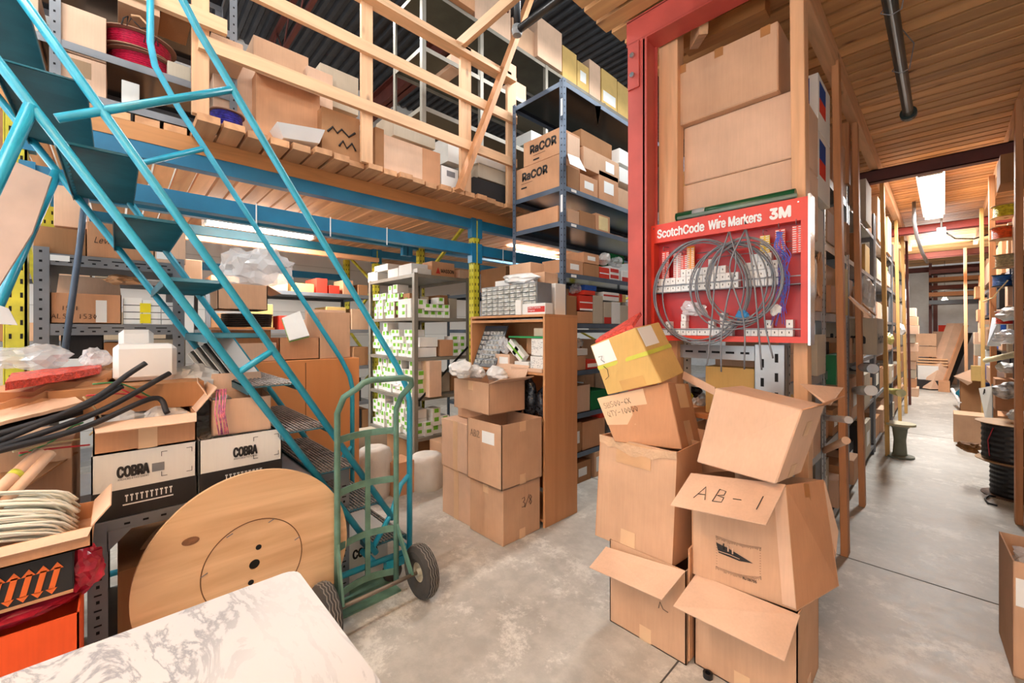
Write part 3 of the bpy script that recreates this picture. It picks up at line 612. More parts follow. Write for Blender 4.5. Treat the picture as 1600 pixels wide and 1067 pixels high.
# treads
zs = [PX(163, 299, XN).z, PX(240, 425, XN).z]
st = 0.242; z = .26
tz = [z+i*st for i in range(13)]
for i, z in enumerate(tz):
    y0 = L2y(z)-.005; y1 = L1y(z)+.012
    if i < 5:      # open grip-strut planks
        t = MB(); t.box(XF, XN, y0, y1, z-.004, z); t.box(XF, XN, y1-.004, y1, z-.035, z); t.box(XF, XN, y0, y0+.004, z-.035, z)
        tr = t.build('tread', TREAD, lad)
        g = MB(); k = 0; yy = y0+.01
        while yy < y1-.01:
            g.box(XF+.01, XN-.01, yy, yy+.007, z, z+.006); yy += .018
        xx = XF+.02
        while xx < XN-.02: g.box(xx, xx+.006, y0+.006, y1-.006, z, z+.004); xx += .032
        g.build('grip', GRATE, tr)
    else:          # ribbed sheet seen from below
        t = MB(); n = 15; vs = []; w_ = XN-XF
        for j in range(n*2+1):
            x = XF+w_*j/(n*2); dz = .009 if j % 2 else -.009
            vs += [(x, y0, z+dz), (x, y1, z+dz), (x, y0, z+dz+.003), (x, y1, z+dz+.003)]
        fs = []
        for j in range(n*2):
            q = j*4; fs += [(q, q+4, q+5, q+1), (q+2, q+3, q+7, q+6), (q, q+2, q+6, q+4), (q+1, q+5, q+7, q+3)]
        t.add(vs, fs); t.box(XF, XN, y0-.003, y0, z-.03, z+.006); t.box(XF, XN, y1, y1+.003, z-.012, z+.006)
        t.build('tread', TREAD, lad)

# ================================================================ plywood reel disc leaning on the grey bench
cx, cy, cz, r = -2.17, .452, .43, .42
M_ = AX_X @ Matrix.Identity(3)
lean = Matrix.Rotation(-.03, 3, 'Y')
f1 = tag(MB().lathe([(.022, -.02), (r, -.02), (r, 0), (.022, 0)], lean @ AX_X, (cx, cy, cz), 96, closed=True).build('reel_disc', PLY), 'large round bare plywood reel disc leaning on edge against the grey bench', 'reel disc')
MB().lathe([(.197, 0), (.201, 0), (.201, .0012), (.197, .0012)], lean @ AX_X, (cx, cy, cz), 80, closed=True).build('groove', mat('saw_line', (110, 74, 44), .8), f1)
def onD(y, z): return Vector((cx, cy, cz)) + lean @ Vector((.001, y-cy, z-cz))
for t in (78, 258):
    a_ = math.radians(t); MB().lathe([(0, .0012), (.012, .0012)], lean @ AX_X, onD(cy+.075*math.cos(a_), cz+.075*math.sin(a_)), 14).build('bolt_hole', HOLE, f1)
MB().lathe([(0, -.008), (.0215, -.008)], lean @ AX_X, (cx, cy, cz), 20).build('centre_hole', HOLE, f1)
k = PX(298, 846, cx); MB().lathe([(0, .0012), (.03, .0012)], lean @ Matrix(((0, 0, 1), (1.0, 0, 0), (0, .55, 0))), onD(k.y, k.z), 20).build('knot', mat('wood_knot', (136, 92, 60), .8, vary=.2, scale=40), f1)
for t in range(7):
    a_ = t*.9+.3; c_ = (cy+.188*math.cos(a_), cz+.188*math.sin(a_)); MB().bar(onD(c_[0]-.012, c_[1]-.004), onD(c_[0]+.012, c_[1]+.006), .004, .003).build('staple', SIL, f1)
tag(MB().lathe([(0, -.012), (.33, -.012), (.33, 0), (0, 0)], AX_X, (-2.52, .36, .335), 64, closed=False).build('reel_disc', PLY), 'second plywood reel disc, mostly hidden behind the grey bench leg', 'reel disc')

# ================================================================ green hand truck
ht = empty('hand_truck', (-2.1, .98, 0), 'worn green steel hand truck with two pneumatic tyres standing before the ladder', 'hand truck')
Xr = -2.15; yl, yr = PX(527, 800, Xr).y, PX(619, 800, Xr).y
def at(u, v, X): return PX(u, v, X)
MB().tube([(Xr, yl, .06), (Xr, yl, .5), (Xr, yl, 1.07), (Xr+.06, yl+.01, 1.16), at(558, 607, -2.02), at(568, 598, -2.0), at(580, 594, -2.0), at(632, 590, -2.0), at(642, 593, -2.0), at(643, 601, -2.01), (Xr+.06, yr, 1.13), (Xr, yr, 1.05), (Xr, yr, .5), (Xr, yr, .06)], .016, 10).build('frame_tube', GREEN, ht)
for zb_, c_ in ((.93, 'u'), (.655, 'u'), (.375, 'u'), (.13, 'u')):
    pts = [(Xr-.05*math.sin(math.pi*t/8), yl+(yr-yl)*t/8, zb_) for t in range(9)]
    mb = MB()
    for i in range(8): mb.bar(pts[i], pts[i+1], .008, .035)
    mb.build('crossbar', GREEN, ht)
ym = (yl+yr)/2+.02; MB().bar((Xr-.05, ym, .93), (Xr-.05, ym, .12), .028, .008, (1, 0, 0)).build('centre_strap', GREEN, ht)
MBbox(Xr-.24, Xr, yl-.03, yr+.03, .0, .012).build('toe_plate', GREEN, ht)
Xa, za = -2.03, .145; ya, yb = .725, 1.235
MB().tube([(Xa, ya, za), (Xa, yb, za)], .011, 10).build('axle', mat('worn_axle', (126, 112, 98), .5, .4), ht)
for y in (yl, yr):
    MB().bar((Xr, y, .40), (Xa, y+(.03 if y == yr else -.02), za), .03, .012, (0, 1, 0)).build('axle_bracket', GREEN, ht)
for y in (ya-.01, yb):
    prof = [(.052, -.022), (.075, -.036), (.112, -.04), (.136, -.03), (.141, -.012), (.141, .012), (.136, .03), (.112, .04), (.075, .036), (.052, .022)]
    w_ = MB().lathe(prof, AX_Y, (Xa, y, za), 40, closed=True).build('tyre', RUB, ht)
    g = MB()
    for off in (-.02, -.007, .007, .02):
        rr = .1425 if abs(off) < .015 else .139; g.tube([(Xa+rr*math.cos(2*math.pi*k/40), y+off+(.003 if k % 2 else -.003), za+rr*math.sin(2*math.pi*k/40)) for k in range(40)], .0028, 4, closed=True)
    g.build('tread_rib', mat('tyre_dust', (120, 114, 106), .85), w_)
    MB().lathe([(.0, -.03), (.018, -.03), (.02, -.008), (.045, -.012), (.056, -.024), (.056, .024), (.045, .012), (.02, .008), (.018, .03), (0, .03)], AX_Y, (Xa, y, za), 24).build('hub', mat('hub_cream', (186, 178, 156), .5, .2), ht)

# ================================================================ wire marker cabinet
SY = 2.38; sx0, sx1 = PY(1017, 440, SY).x, PY(1265, 440, SY).x; sz0, sz1 = 1.435, 2.138
cab = empty('wire_marker_cabinet', ((sx0+sx1)/2, SY, sz0), 'red wall cabinet of wire markers hung at the end of the aisle shelving', 'cabinet')
hd = .11; fr = .035; dp = .07
mb = MB(); mb.box(sx0, sx1-.0065, SY, SY+dp, sz1-hd, sz1); mb.box(sx0, sx0+fr*.6, SY, SY+dp, sz0+.03, sz1-hd); mb.box(sx1-fr, sx1-.0065, SY, SY+dp, sz0+.03, sz1-hd); mb.box(sx0, sx1-.0065, SY-.002, SY+dp, sz0, sz0+.03)
fm = mb.build('case', SIGNR, cab); MBbox(sx0, sx1, SY+dp-.008, SY+dp, sz0, sz1).build('back_panel', SIGND, cab)
MBbox(sx1-.006, sx1+.004, SY-.003, SY+dp+.02, sz0-.01, sz1+.01).build('edge_strip', CHROME, cab)
text(cab, 'ScotchCode', (sx0+.045, SY-.0012, sz1-.083), EX, EZ, .05, INKW, bold=.022, width=.275)
text(cab, 'Wire Markers', (sx0+.345, SY-.0012, sz1-.083), EX, EZ, .05, INKW, bold=.022, width=.26)
text(cab, '3M', (sx0+.645, SY-.0012, sz1-.083), EX, EZ, .05, INKW, bold=.05, width=.085)
mb = MB()
for x in (sx0+.02, (sx0+sx1)/2, sx1-.045): mb.lathe([(0, -.002), (.004, -.002), (.004, 0)], AX_Y, (x, SY, sz1-.02), 8)
mb.build('screw', CHROME, cab)
mb = MB()
for zz in (sz0+.29, sz0+.03): mb.box(sx0+.02, sx1-.035, SY+.006, SY+.011, zz+.035, zz+.04); mb.box(sx0+.02, sx1-.035, SY+.005, SY+dp-.01, zz-.004, zz)
for zz in (sz1-.2, sz1-.235): mb.tube([(sx0+.27, SY+.03, zz), (sx0+.5, SY+.03, zz), (sx1-.04, SY+.03, zz)], .0025, 5)
mb.build('shelf_wire', SIL, cab)
rnd = random.Random(11)
GRP = 'small white marker boxes in the red cabinet'
proto = None
xw = .031; i = 0
for row, (zb0, tiers) in enumerate(((sz0+.292, None), (sz0+.032, None))):
    x = sx0+.027; c_ = 0
    while x < sx1-.07:
        t = (x-sx0)/(sx1-sx0)
        if row == 0:
            hh = 2+int(2.8*math.exp(-((t-.72)/.12)**2)+2.2*math.exp(-((t-.42)/.1)**2)+1.0*math.exp(-((t-.22)/.1)**2))
            if .575 < t < .62 or t > .83: hh = 0
        else: hh = (1+rnd.randint(0, 2) if t < .55 else rnd.choice((0, 1, 1, 2)))
        for k in range(hh):
            z = zb0+k*.042
            if proto is None:
                proto = MBbox(x, x+xw-.002, SY+.014, SY+.058, z, z+.040).build('marker_box', WHITE); tag(proto, 'small white marker box with printed character in the red cabinet', 'box', GRP)
                l = MBbox(x+.004, x+.024, SY+.0132, SY+.0142, z+.006, z+.034).build('face_label', PAPER, proto); MBbox(x+.012, x+.016, SY+.0126, SY+.0134, z+.014, z+.024).build('printed_mark', INK, l)
                o0 = Vector(proto.location); px0, pz0 = x, z
            else: dup(proto, (x-px0, rnd.uniform(-.004, .004), z-pz0))
        x += xw
# coloured marker strips hanging on hooks
for u, v0, v1, m, m2, side in ((1040, 393, 440, SIGNR, INKW, 'at the far left'), (1058, 396, 440, WHITE, SIGNR, 'second from the left'), (1069, 398, 440, SIGNR, INKW, 'third from the left'), (1079, 385, 420, mat('orange_strip', (236, 150, 40), .4), INKW, 'with an orange end'), (1195, 368, 408, mat('yellow_strip', (230, 200, 60), .4), INKW, 'with a yellow end'), (1219, 358, 400, SIGNR, INKW, 'second from the right'), (1246, 352, 395, SIGNR, INKW, 'at the far right')):
    p0 = PY(u, v0, SY+.02); p1 = PY(u, v1, SY+.02); wd = .022
    o = tag(MBbox(p0.x-wd, p0.x+wd, SY+.02, SY+.026, p1.z, p0.z).build('marker_strip', m), 'ribbed marker strip hanging in the red cabinet %s' % side, 'marker strip', )
    mb = MB(); z = p1.z+.004
    while z < p0.z-.006: mb.box(p0.x-wd*.9, p0.x-wd*.2, SY+.0175, SY+.02, z, z+.004); mb.box(p0.x+wd*.2, p0.x+wd*.9, SY+.0175, SY+.02, z, z+.004); z += .011
    mb.build('tooth', m2, o)
    MB().tube([(p0.x, SY+.06, p0.z+.03), (p0.x, SY-.005, p0.z+.025), (p0.x, SY-.012, p0.z+.01), (p0.x, SY+.005, p0.z)], .0018, 5).build('hook', SIL, o)
# coils of grey cable
def loop(cu, cv, ru, rv, y, r, turns, seed, label, m=SIL, tail=None):
    rnd = random.Random(seed); c0 = PY(cu, cv, SY); sc = (c0-PY(cu+1, cv, SY)).length
    mb = MB()
    for t in range(turns):
        ph = rnd.uniform(0, 6); a_ = ru*(1+rnd.uniform(-.16, .06))*sc; b_ = rv*(1+rnd.uniform(-.12, .06))*sc; dx, dz = rnd.uniform(-.02, .02), rnd.uniform(-.015, .02)
        mb.tube([(c0.x+dx+a_*math.cos(2*math.pi*k/48), SY-y-t*.005-.006*math.sin(2*math.pi*k/24+ph), c0.z+dz+b_*math.sin(2*math.pi*k/48)) for k in range(48)], r, 6, closed=True)
    o = tag(mb.build('cable_coil', m), label, 'cable coil')
    return o
loop(1096, 454, 74, 78, .016, .0042, 5, 1, 'large grey cable coil hooked on the left of the red cabinet')
loop(1148, 448, 62, 72, .045, .004, 4, 2, 'middle grey cable coil overlapping the larger one on the red cabinet')
loop(1168, 442, 60, 68, .068, .004, 4, 3, 'right grey cable coil on the red cabinet')
for k, (pts, lb) in enumerate((([(1139, 362), (1120, 420), (1112, 500), (1106, 560), (1103, 572)], 'leftmost loose grey cable end dangling below the red cabinet'), ([(1140, 362), (1150, 410), (1136, 470), (1127, 530), (1127, 581)], 'thin straight grey cable end dangling below the red cabinet, second from the left'),
        ([(1164, 359), (1140, 420), (1162, 500), (1163, 577)], 'grey cable end hanging vertically below the middle of the red cabinet'), ([(1165, 359), (1176, 420), (1184, 500), (1190, 578)], 'grey cable end hanging just right of the middle of the red cabinet'), ([(1166, 359), (1190, 450), (1196, 510), (1208, 560)], 'rightmost grey cable end slanting below the red cabinet'))):
    tag(MB().tube(cr([PY(u, v, SY-.095-.004*k) for u, v in pts], 5), .0042, 6).build('loose_cable', SIL), lb, 'cable')
# blue and violet wires
mb = MB(); rnd = random.Random(9)
for k in range(14):
    pts = [PY(1219+rnd.uniform(-6, 6), 362, SY-.01), PY(1215+rnd.uniform(-8, 14), 385, SY-.02)] + [PY(1226+rnd.uniform(-10, 10), v, SY-.015-rnd.uniform(0, .02)) for v in (402, 420, 438)] + [PY(1228+rnd.uniform(-26, 14), 470+rnd.uniform(-10, 40), SY-.01)]
    mb.tube(cr(pts, 4), .0016, 5)
tag(mb.build('wire_bundle', mat('blue_violet_wire', (92, 82, 190), .4, vary=.3, scale=40, dark=(60, 110, 190))), 'tangle of thin blue and violet wires hanging at the right of the red cabinet', 'wire bundle')
blob('crumpled_film', PY(1083, 483, SY+.005), .07, .02, .04, CLEAR, 4, .4); tag(bpy.data.objects['crumpled_film'], 'crumpled clear bag between the shelves of the red cabinet', 'plastic bag')
blob('blue_pouch', PY(1160, 494, SY-.03), .028, .012, .034, mat('blue_pouch', (40, 132, 190), .5), 5, .3); tag(bpy.data.objects['blue_pouch'], 'small bright blue pouch hanging in front of the red cabinet', 'pouch')
blob('tag_bunch', PY(1212, 484, SY-.01), .022, .012, .026, PAPER, 6, .5); tag(bpy.data.objects['tag_bunch'], 'bunch of little white tags hanging from the violet wires', 'tags')
# green wrapped tubes lying on top of the cabinet
for k, (u0, v0, u1, v1, r, m, lb) in enumerate(((1057, 334, 1243, 297, .027, mat('dark_green_tube', (14, 82, 48), .3), 'dark green tube lying on top of the red cabinet'), (1060, 338, 1246, 303, .011, mat('grey_green_tube', (120, 142, 130), .3), 'grey green tube lying in front of the dark green one on the red cabinet'))):
    p0, p1 = PY(u0, v0, SY+.03-k*.02), PY(u1, v1, SY+.03-k*.02); zz = sz1+r+.004
    o = tag(MB().tube([(p0.x, SY+.035-k*.032, zz), (p1.x, SY+.035-k*.032, zz)], r, 12).build('plastic_tube', m), lb, 'tube')
    if not k: MB().tube([(p0.x+.1, SY+.035, zz), (p0.x+.17, SY+.035, zz)], r*1.06, 12).build('tape', CLEAR, o)

# ================================================================ big cartons above the cabinet
carton(FY(1045, 1222, 160+12, 272-80, 2.5, .5) if 0 else (-1.19, -.60, 2.5, 3.0, 2.755, 3.12), 'a', 'uppermost of the three big plain cartons above the red cabinet', name='carton', tape='', tag_s=[('f', .1, .18, .86, 1, TAPED), ('f', .46, .54, .86, 1, TAPED), ('f', .86, .94, .86, 1, TAPED)], bev=.006)
carton((-1.12, -.515, 2.55, 3.0, 2.40, 2.753), 'b', 'middle of the three big plain cartons above the red cabinet', bev=.006)
carton((-1.125, -.515, 2.55, 3.0, 2.02, 2.396), 'b', 'lowest of the three big plain cartons, its foot behind the green tubes', bev=.006)
carton((-1.29, -1.13, 2.75, 3.0, 2.0, 2.30), 'w', 'white banded box beside the lowest big plain carton', tag_s=[('f', 0, 1, .55, .75, GREY)])
# ================================================================ foreground pile of open cartons
def hexpart(name, m, parent, front, dv, bev=.002):   # front: BL, BR, TR, TL (3d), dv: depth vector
    bl, br, tr, tl = map(Vector, front); dv = Vector(dv)
    mb = MB().hexa([bl, br, br+dv, bl+dv, tl, tr, tr+dv, tl+dv])
    return mb.build(name, m, parent, bev=bev)
def flapq(o, m, pts, t=.004): slab_quad(MB(), *pts, t).build('flap', m, o)
# bottom right
R1 = carton((-.775, -.385, 1.875, 2.25, 0, .405), 'a', 'open carton at the bottom right of the pile, a long flap hanging forward', openz=True, tape='fb sb')
flapq(R1, C['b'], [PD(1250, 962, 1.565), PD(1088, 897, 1.85), PD(1052, 948, 1.70), PD(1226, 1034, 1.44)])
# bottom left
R2 = carton((-1.19, -.795, 1.835, 2.2, 0, .42), 'a', 'open carton at the bottom left of the pile, its flap folded outward', openz=True, tape='fb')
flapq(R2, C['b'], [PD(1071, 893, 1.845), PD(947, 855, 2.1), PD(921, 887, 2.02), PD(1034, 938, 1.74)])
slab_quad(MB(), (-.79, 1.845, .02), (-.785, 2.1, .02), (-.785, 2.1, .56), (-.79, 1.845, .52), .006).build('flap', C['c'], R2)
MB().tube([PY(1029, 950, 1.832), PY(1031, 940, 1.832), PY(1036, 952, 1.832), PY(1044, 957, 1.832)], .0015, 4).build('pen_mark', INK, R2)
# tall middle carton
R3 = empty('carton', (-1.08, 2.0, .42), 'tall bulging carton with crushed taped rim, second in the left column of the pile', 'box')
BLd, BRd = PD(930, 845, 2.2), PD(1050, 886, 1.90); BRR = Vector((-.83, 2.17, .41)); BLL = Vector((-1.24, 2.22, .41))
TL, TR = PD(938, 679, 2.2), PD(1058, 707, 1.90); TRR = PD(1094, 690, 2.11); TLL = Vector((-1.24, 2.24, .93))
BLd.z = BRd.z = .405
def wall(o, m, a, b, c, d, t=.005): slab_quad(MB(), a, b, c, d, t).build('side_panel', m, o)
wall(R3, C['a'], BLd, BRd, TR, TL, -.005); wall(R3, C['c'], BRd, BRR, TRR, TR, -.005); wall(R3, C['c'], BLd, BLL, TLL, TL); wall(R3, C['a'], BLL, BRR, TRR, TLL)
slab_quad(MB(), BLd, BRd, BRR, BLL, .005).build('bottom_panel', C['a'], R3)
n_ = Vector((-.08, -1, 0)).normalized()*.003
def onface(o, nm, m, a, b, c, d, s0, s1, t0, t1, e=.002):   # bilinear patch on a face
    a, b, c, d = map(Vector, (a, b, c, d)); nn = (b-a).cross(d-a).normalized()*e
    g = lambda s, t: (a*(1-s)+b*s)*(1-t)+(d*(1-s)+c*s)*t+nn
    return slab_quad(MB(), g(s0, t0), g(s1, t0), g(s1, t1), g(s0, t1), .0008).build(nm, m, o)
onface(R3, 'tape', TAPE, BLd, BRd, TR, TL, .36, .55, .0, .17); onface(R3, 'tape', mat('tape_faint', (210, 166, 124), .3), BLd, BRd, TR, TL, .25, .7, .78, .99)
mb = MB(); rnd = random.Random(4); nseg = 14; vs = []
for i in range(nseg+1):
    t = i/nseg; p = TL.lerp(TR, t); sag = .035*math.sin(math.pi*t)
    vs += [p+Vector((0, -.006, -.03-sag+rnd.uniform(-.01, .01))), p+Vector((0, -.008, .004-sag*.5)), p+Vector((.01, .03, .0-sag+rnd.uniform(-.01, .01)))]
mb.add(vs, [f for i in range(nseg) for f in ((i*3, i*3+3, i*3+4, i*3+1), (i*3+1, i*3+4, i*3+5, i*3+2))]); mb.build('crushed_rim', mat('crumpled_tape', (216, 178, 142), .3, bump=.5), R3)
# leaning marked carton
R4 = empty('carton', PY(1005, 700, 2.0), 'tilted carton with handwritten code leaning in the tall one', 'box')
f = [PD(960, 690, 2.10), PD(1066, 703, 2.0), PD(1043, 597, 2.05), PD(933, 622, 2.16)]; dv = PD(1093, 690, 2.28)-f[1]+Vector((0, .03, -.01))
hexpart('body', C['c'], R4, f, dv, .004)
onface(R4, 'tape', TAPE, *f, .0, .42, .38, .99) ; onface(R4, 'tape', TAPE, *f, .42, .66, .72, .99)
side = [f[1], f[1]+dv, f[2]+dv, f[2]]; onface(R4, 'tape', TAPE, *side, .3, .6, .02, .4); onface(R4, 'tape', TAPE, *side, .3, .75, .6, .98)
rt = (f[1]-f[0]).normalized(); upv = (f[3]-f[0]).normalized()
pen(R4, 'SB500-6X', f[3]+rt*.02-upv*.055+Vector((0, -.003, 0)), f[2]-f[3], upv, .028, r=.0011, adv=.62)
pen(R4, 'QTY-10000', f[3]+rt*.022-upv*.10+Vector((0, -.003, 0)), f[2]-f[3], upv, .028, r=.0011, adv=.62)
# taped yellowish carton on top
R5 = empty('carton', PY(1000, 610, 2.0), 'yellowish carton with green tape and white labels on top of the left column', 'box')
f5 = [PD(949, 617, 2.12), PD(1034, 598, 2.02), PD(992, 512, 2.06), PD(922, 540, 2.16)]; dv5 = PD(1069, 582, 2.2)-f5[1]
hexpart('body', C['y'], R5, f5, dv5, .004)
onface(R5, 'green_tape', mat('lime_tape', (206, 208, 70), .4), *f5, 0, 1, .5, .57); s5 = [f5[1], f5[1]+dv5, f5[2]+dv5, f5[2]]; onface(R5, 'green_tape', mat('lime_tape', (206, 208, 70), .4), *s5, 0, 1, .5, .57)
onface(R5, 'sticker', PAPER, *f5, .02, .42, .58, .98); onface(R5, 'sticker', PAPER, *s5, .05, .6, .64, .98)
onface(R5, 'tape', mat('tape_amber', (206, 160, 84), .3), *f5, .3, .75, .02, .2)
bw = tag(slab_quad(MB(), PD(932, 538, 2.3), PD(990, 512, 2.2), PD(1003, 492, 2.35), PD(940, 530, 2.45), .02).build('bubble_wrap', mat('red_bubble_wrap', (232, 84, 70), .25, vary=.15, scale=60, bump=.9, bscale=120)), 'sheet of red bubble wrap behind the yellowish taped carton', 'bubble wrap')
# AB-1 carton
R6 = empty('carton', (-.58, 2.04, .405), 'carton marked AB-1 with a black diamond logo, flap folded down', 'box')
q6 = [PD(1082, 897, 1.85), PD(1245, 951, 1.60), PD(1311, 917, 1.76), None, PD(1080, 740, 1.87), PD(1228, 758, 1.635), PD(1287, 750, 1.84), None]
for p in q6[:3]: p.z = .408
q6[3] = q6[0]+(q6[2]-q6[1]); q6[7] = q6[4]+(q6[6]-q6[5])
wall(R6, C['a'], q6[0], q6[1], q6[5], q6[4], -.005); wall(R6, C['c'], q6[1], q6[2], q6[6], q6[5], -.005); wall(R6, C['c'], q6[3], q6[0], q6[4], q6[7], -.005); wall(R6, C['a'], q6[2], q6[3], q6[7], q6[6], -.005)
slab_quad(MB(), q6[0], q6[1], q6[2], q6[3], .005).build('bottom_panel', C['a'], R6)
onface(R6, 'tape', TAPED, q6[1], q6[2], q6[6], q6[5], .42, .56, .62, .99); onface(R6, 'side_strip', C['b'], q6[0], q6[1], q6[5], q6[4], .88, .995, .02, .98)
flapq(R6, C['b'], [PD(1228, 758, 1.635), PD(1080, 740, 1.87), PD(1048, 790, 1.74), PD(1197, 821, 1.5)])
fl = [PD(1048, 790, 1.74), PD(1197, 821, 1.5), PD(1228, 758, 1.635), PD(1080, 740, 1.87)]
nn = Vector((fl[1]-fl[0]).cross(fl[3]-fl[0])).normalized(); nn = nn if nn.z > 0 else -nn
for t_, ch in ((.2, 'A'), (.4, 'B'), (.58, '-'), (.8, '1')): pen(R6, ch, fl[0].lerp(fl[1], t_)+(fl[3]-fl[0])*.3+nn*.005, fl[1]-fl[0], fl[3]-fl[0], .075, r=.0016)
fn = (q6[1]-q6[0]).cross(q6[4]-q6[0]).normalized()*.0025
F6 = lambda u, v: PPL(u, v, q6[0], q6[1], q6[4])+fn
MB().add([F6(*p) for p in ((1119, 847), (1138, 856), (1177, 880), (1155, 876), (1123, 863))], [(0, 4, 3, 2, 1)]).build('logo', INK, R6)
MB().tube([F6(*p)+fn*.4 for p in ((1122, 860), (1140, 866), (1156, 873))], .0015, 4).build('logo_line', C['b'], R6)
for u, v in ((1131, 853), (1138, 856), (1145, 860)): MB().tube([F6(u, v-4)+fn*.4, F6(u, v+5)+fn*.4], .003, 5).build('logo_letter', C['b'] if v > 853 else INK, R6)
mb = MB(); rnd = random.Random(17)
for i in range(40):
    t = i/39; u = 1119+t*70; v = 836+t*18+3*math.sin(t*3); mb.tube([F6(u, v), F6(u, v+rnd.uniform(3, 6))], .0006, 3); v = 884+t*16+4*math.sin(t*3); mb.tube([F6(u, v), F6(u, v+rnd.uniform(3, 6))], .0006, 3)
for i in range(12): t = i/11; mb.tube([F6(1119, 838+t*46), F6(1121, 839+t*46)], .0006, 3); mb.tube([F6(1189, 856+t*44), F6(1187, 856+t*44)], .0006, 3)
mb.build('seal_ticks', INK, R6)
text(R6, 'NJ 08755', F6(1161, 904), F6(1190, 913)-F6(1161, 904), EZ, .010, INK, bold=.02, width=.05)
slab_quad(MB(), PD(1289, 752, 1.86), PD(1310, 830, 1.9), PD(1306, 870, 1.9), PD(1283, 765, 1.86), .004).build('flap', C['b'], R6)
for pts in (((936, 558), (942, 556), (940, 562), (946, 566)), ((944, 572), (950, 577), (952, 588), (947, 593))): MB().tube([PPL(u, v, *f5[:3])+Vector((0, -.006, 0)) for u, v in pts], .0014, 4).build('print_mark', INK, R5)
# tilted upper carton
R7 = empty('carton', PD(1170, 700, 1.8), 'large plain carton tipped over on top of the AB-1 carton', 'box')
f7 = [PD(1088, 722, 1.86), PD(1212, 757, 1.60), PD(1254, 640, 1.63), PD(1117, 606, 1.88)]; dv7 = PD(1272, 655, 1.80)-f7[2]
dv7 = Vector((.03, .26, -.01))
hexpart('body', C['b'], R7, f7, dv7, .005)
flapq(R7, C['c'], [f7[2]+Vector((0, 0, .002)), f7[2]+Vector((0, 0, .002))+dv7, PD(1321, 617, 1.78), PD(1276, 633, 1.58)])
flapq(R7, C['b'], [f7[2]+dv7, f7[2]+dv7+Vector((.02, 0, .0)), PD(1318, 606, 1.95), PD(1250, 600, 1.9)])
s7 = [f7[1], f7[1]+dv7, f7[2]+dv7, f7[2]]; onface(R7, 'tape', TAPE, *s7, .4, .6, .02, .2); onface(R7, 'tape', TAPE, *s7, .4, .6, .6, .8)
# open flap of a further carton
R8 = carton((-1.02, -.72, 2.33, 2.62, .45, .95), 'a', 'open carton of clear bags behind the tilted cartons', openz=True)
slab_quad(MB(), PD(1068, 580, 2.35), PD(1117, 605, 2.15), PD(1117, 618, 2.15), PD(1066, 592, 2.35), .006).build('flap', C['b'], R8)
for k, (u, v, s) in enumerate(((1092, 625, .05), (1100, 668, .045), (1085, 650, .04))): tag(blob('plastic_bag', PD(u, v, 2.75), s, s, s*1.1, MILK, 20+k, .3), ('clear bag of parts highest behind the tilted carton', 'clear bag of parts lowest behind the tilted carton', 'clear bag of parts squeezed left behind the tilted carton')[k], 'plastic bag')

# ================================================================ middle cartons by the bookcase
M1 = carton((-2.47, -2.1, 1.92, 2.3, 0, .395), 'a', 'closed carton marked 3/8 on the floor against the bookcase side', tape='ft sb', bev=.005)
pen(M1, '3/8', (-2.098, 2.10, .22), EY, EZ, .07, r=.0018, adv=.5)
M2 = carton((-2.46, -2.08, 1.89, 2.3, .4, .845), 'a', 'open carton marked AB2 stacked in front of the bookcase', openz=True, tape='sb st', tag_s=[('f', .45, .8, .66, .85, PAPER)])
pen(M2, 'AB2', (-2.42, 1.888, .72), EX, EZ, .05, r=.0013)
carton((-2.86, -2.48, 1.94, 2.3, 0, .385), 'b', 'bottom carton of the left column by the bookcase', tape='fv', bev=.004)
carton((-2.86, -2.48, 1.93, 2.3, .39, .775), 'b', 'second carton of the left column by the bookcase, taped down the middle', tape='fv', bev=.004)
carton((-2.80, -2.48, 2.05, 2.38, .78, .9), 'a', 'plain carton on the left column, under the bag filled one', bev=.004)
M6 = carton((-2.72, -2.26, 1.95, 2.3, .88, 1.11), 'a', 'open carton of plastic bags topping the stack before the bookcase', openz=True, tape='ft', flaps=(('+x', .12, 20), ('+y', .12, 60)), rot=-.05)
for k, (u, v, s, m) in enumerate(((722, 577, .11, MILK), (742, 582, .09, MILK), (775, 585, .1, WHITE))): tag(blob('plastic_bag', PD(u, v, 3.15+.1*k), s, s*.8, s*.6, m, 30+k, .22), ('crumpled grey film bag on the carton stack before the bookcase', 'small milky bag in the middle of the carton topping the stack', 'white bag at the right of the carton topping the stack')[k], 'plastic bag')

# ================================================================ bookcase
bc = empty('bookcase', (-2.53, 2.5, 0), 'plywood bookcase with its side panel turned to the aisle', 'bookcase')
bx0, bx1, by0, by1, bzt = -2.985, -2.08, 2.33, 2.73, 1.60
MBbox(bx1-.02, bx1, by0, by1, 0, bzt).build('side_panel', PLYZ, bc, bev=.002); MBbox(bx0, bx0+.02, by0, by1, 0, bzt).build('side_panel', PLYZ, bc)
for z in (bzt-.02, 1.17, .8, .42, .06): MBbox(bx0+.02, bx1-.02, by0, by1, z-.02, z).build('shelf', PLYZ, bc)
MBbox(bx0, bx1-.0, by0, by1, bzt, bzt+.018).build('top_panel', PLYZ, bc); MBbox(bx0+.02, bx1-.02, by1-.01, by1, .1, bzt-.02).build('back_panel', PLYZ, bc)
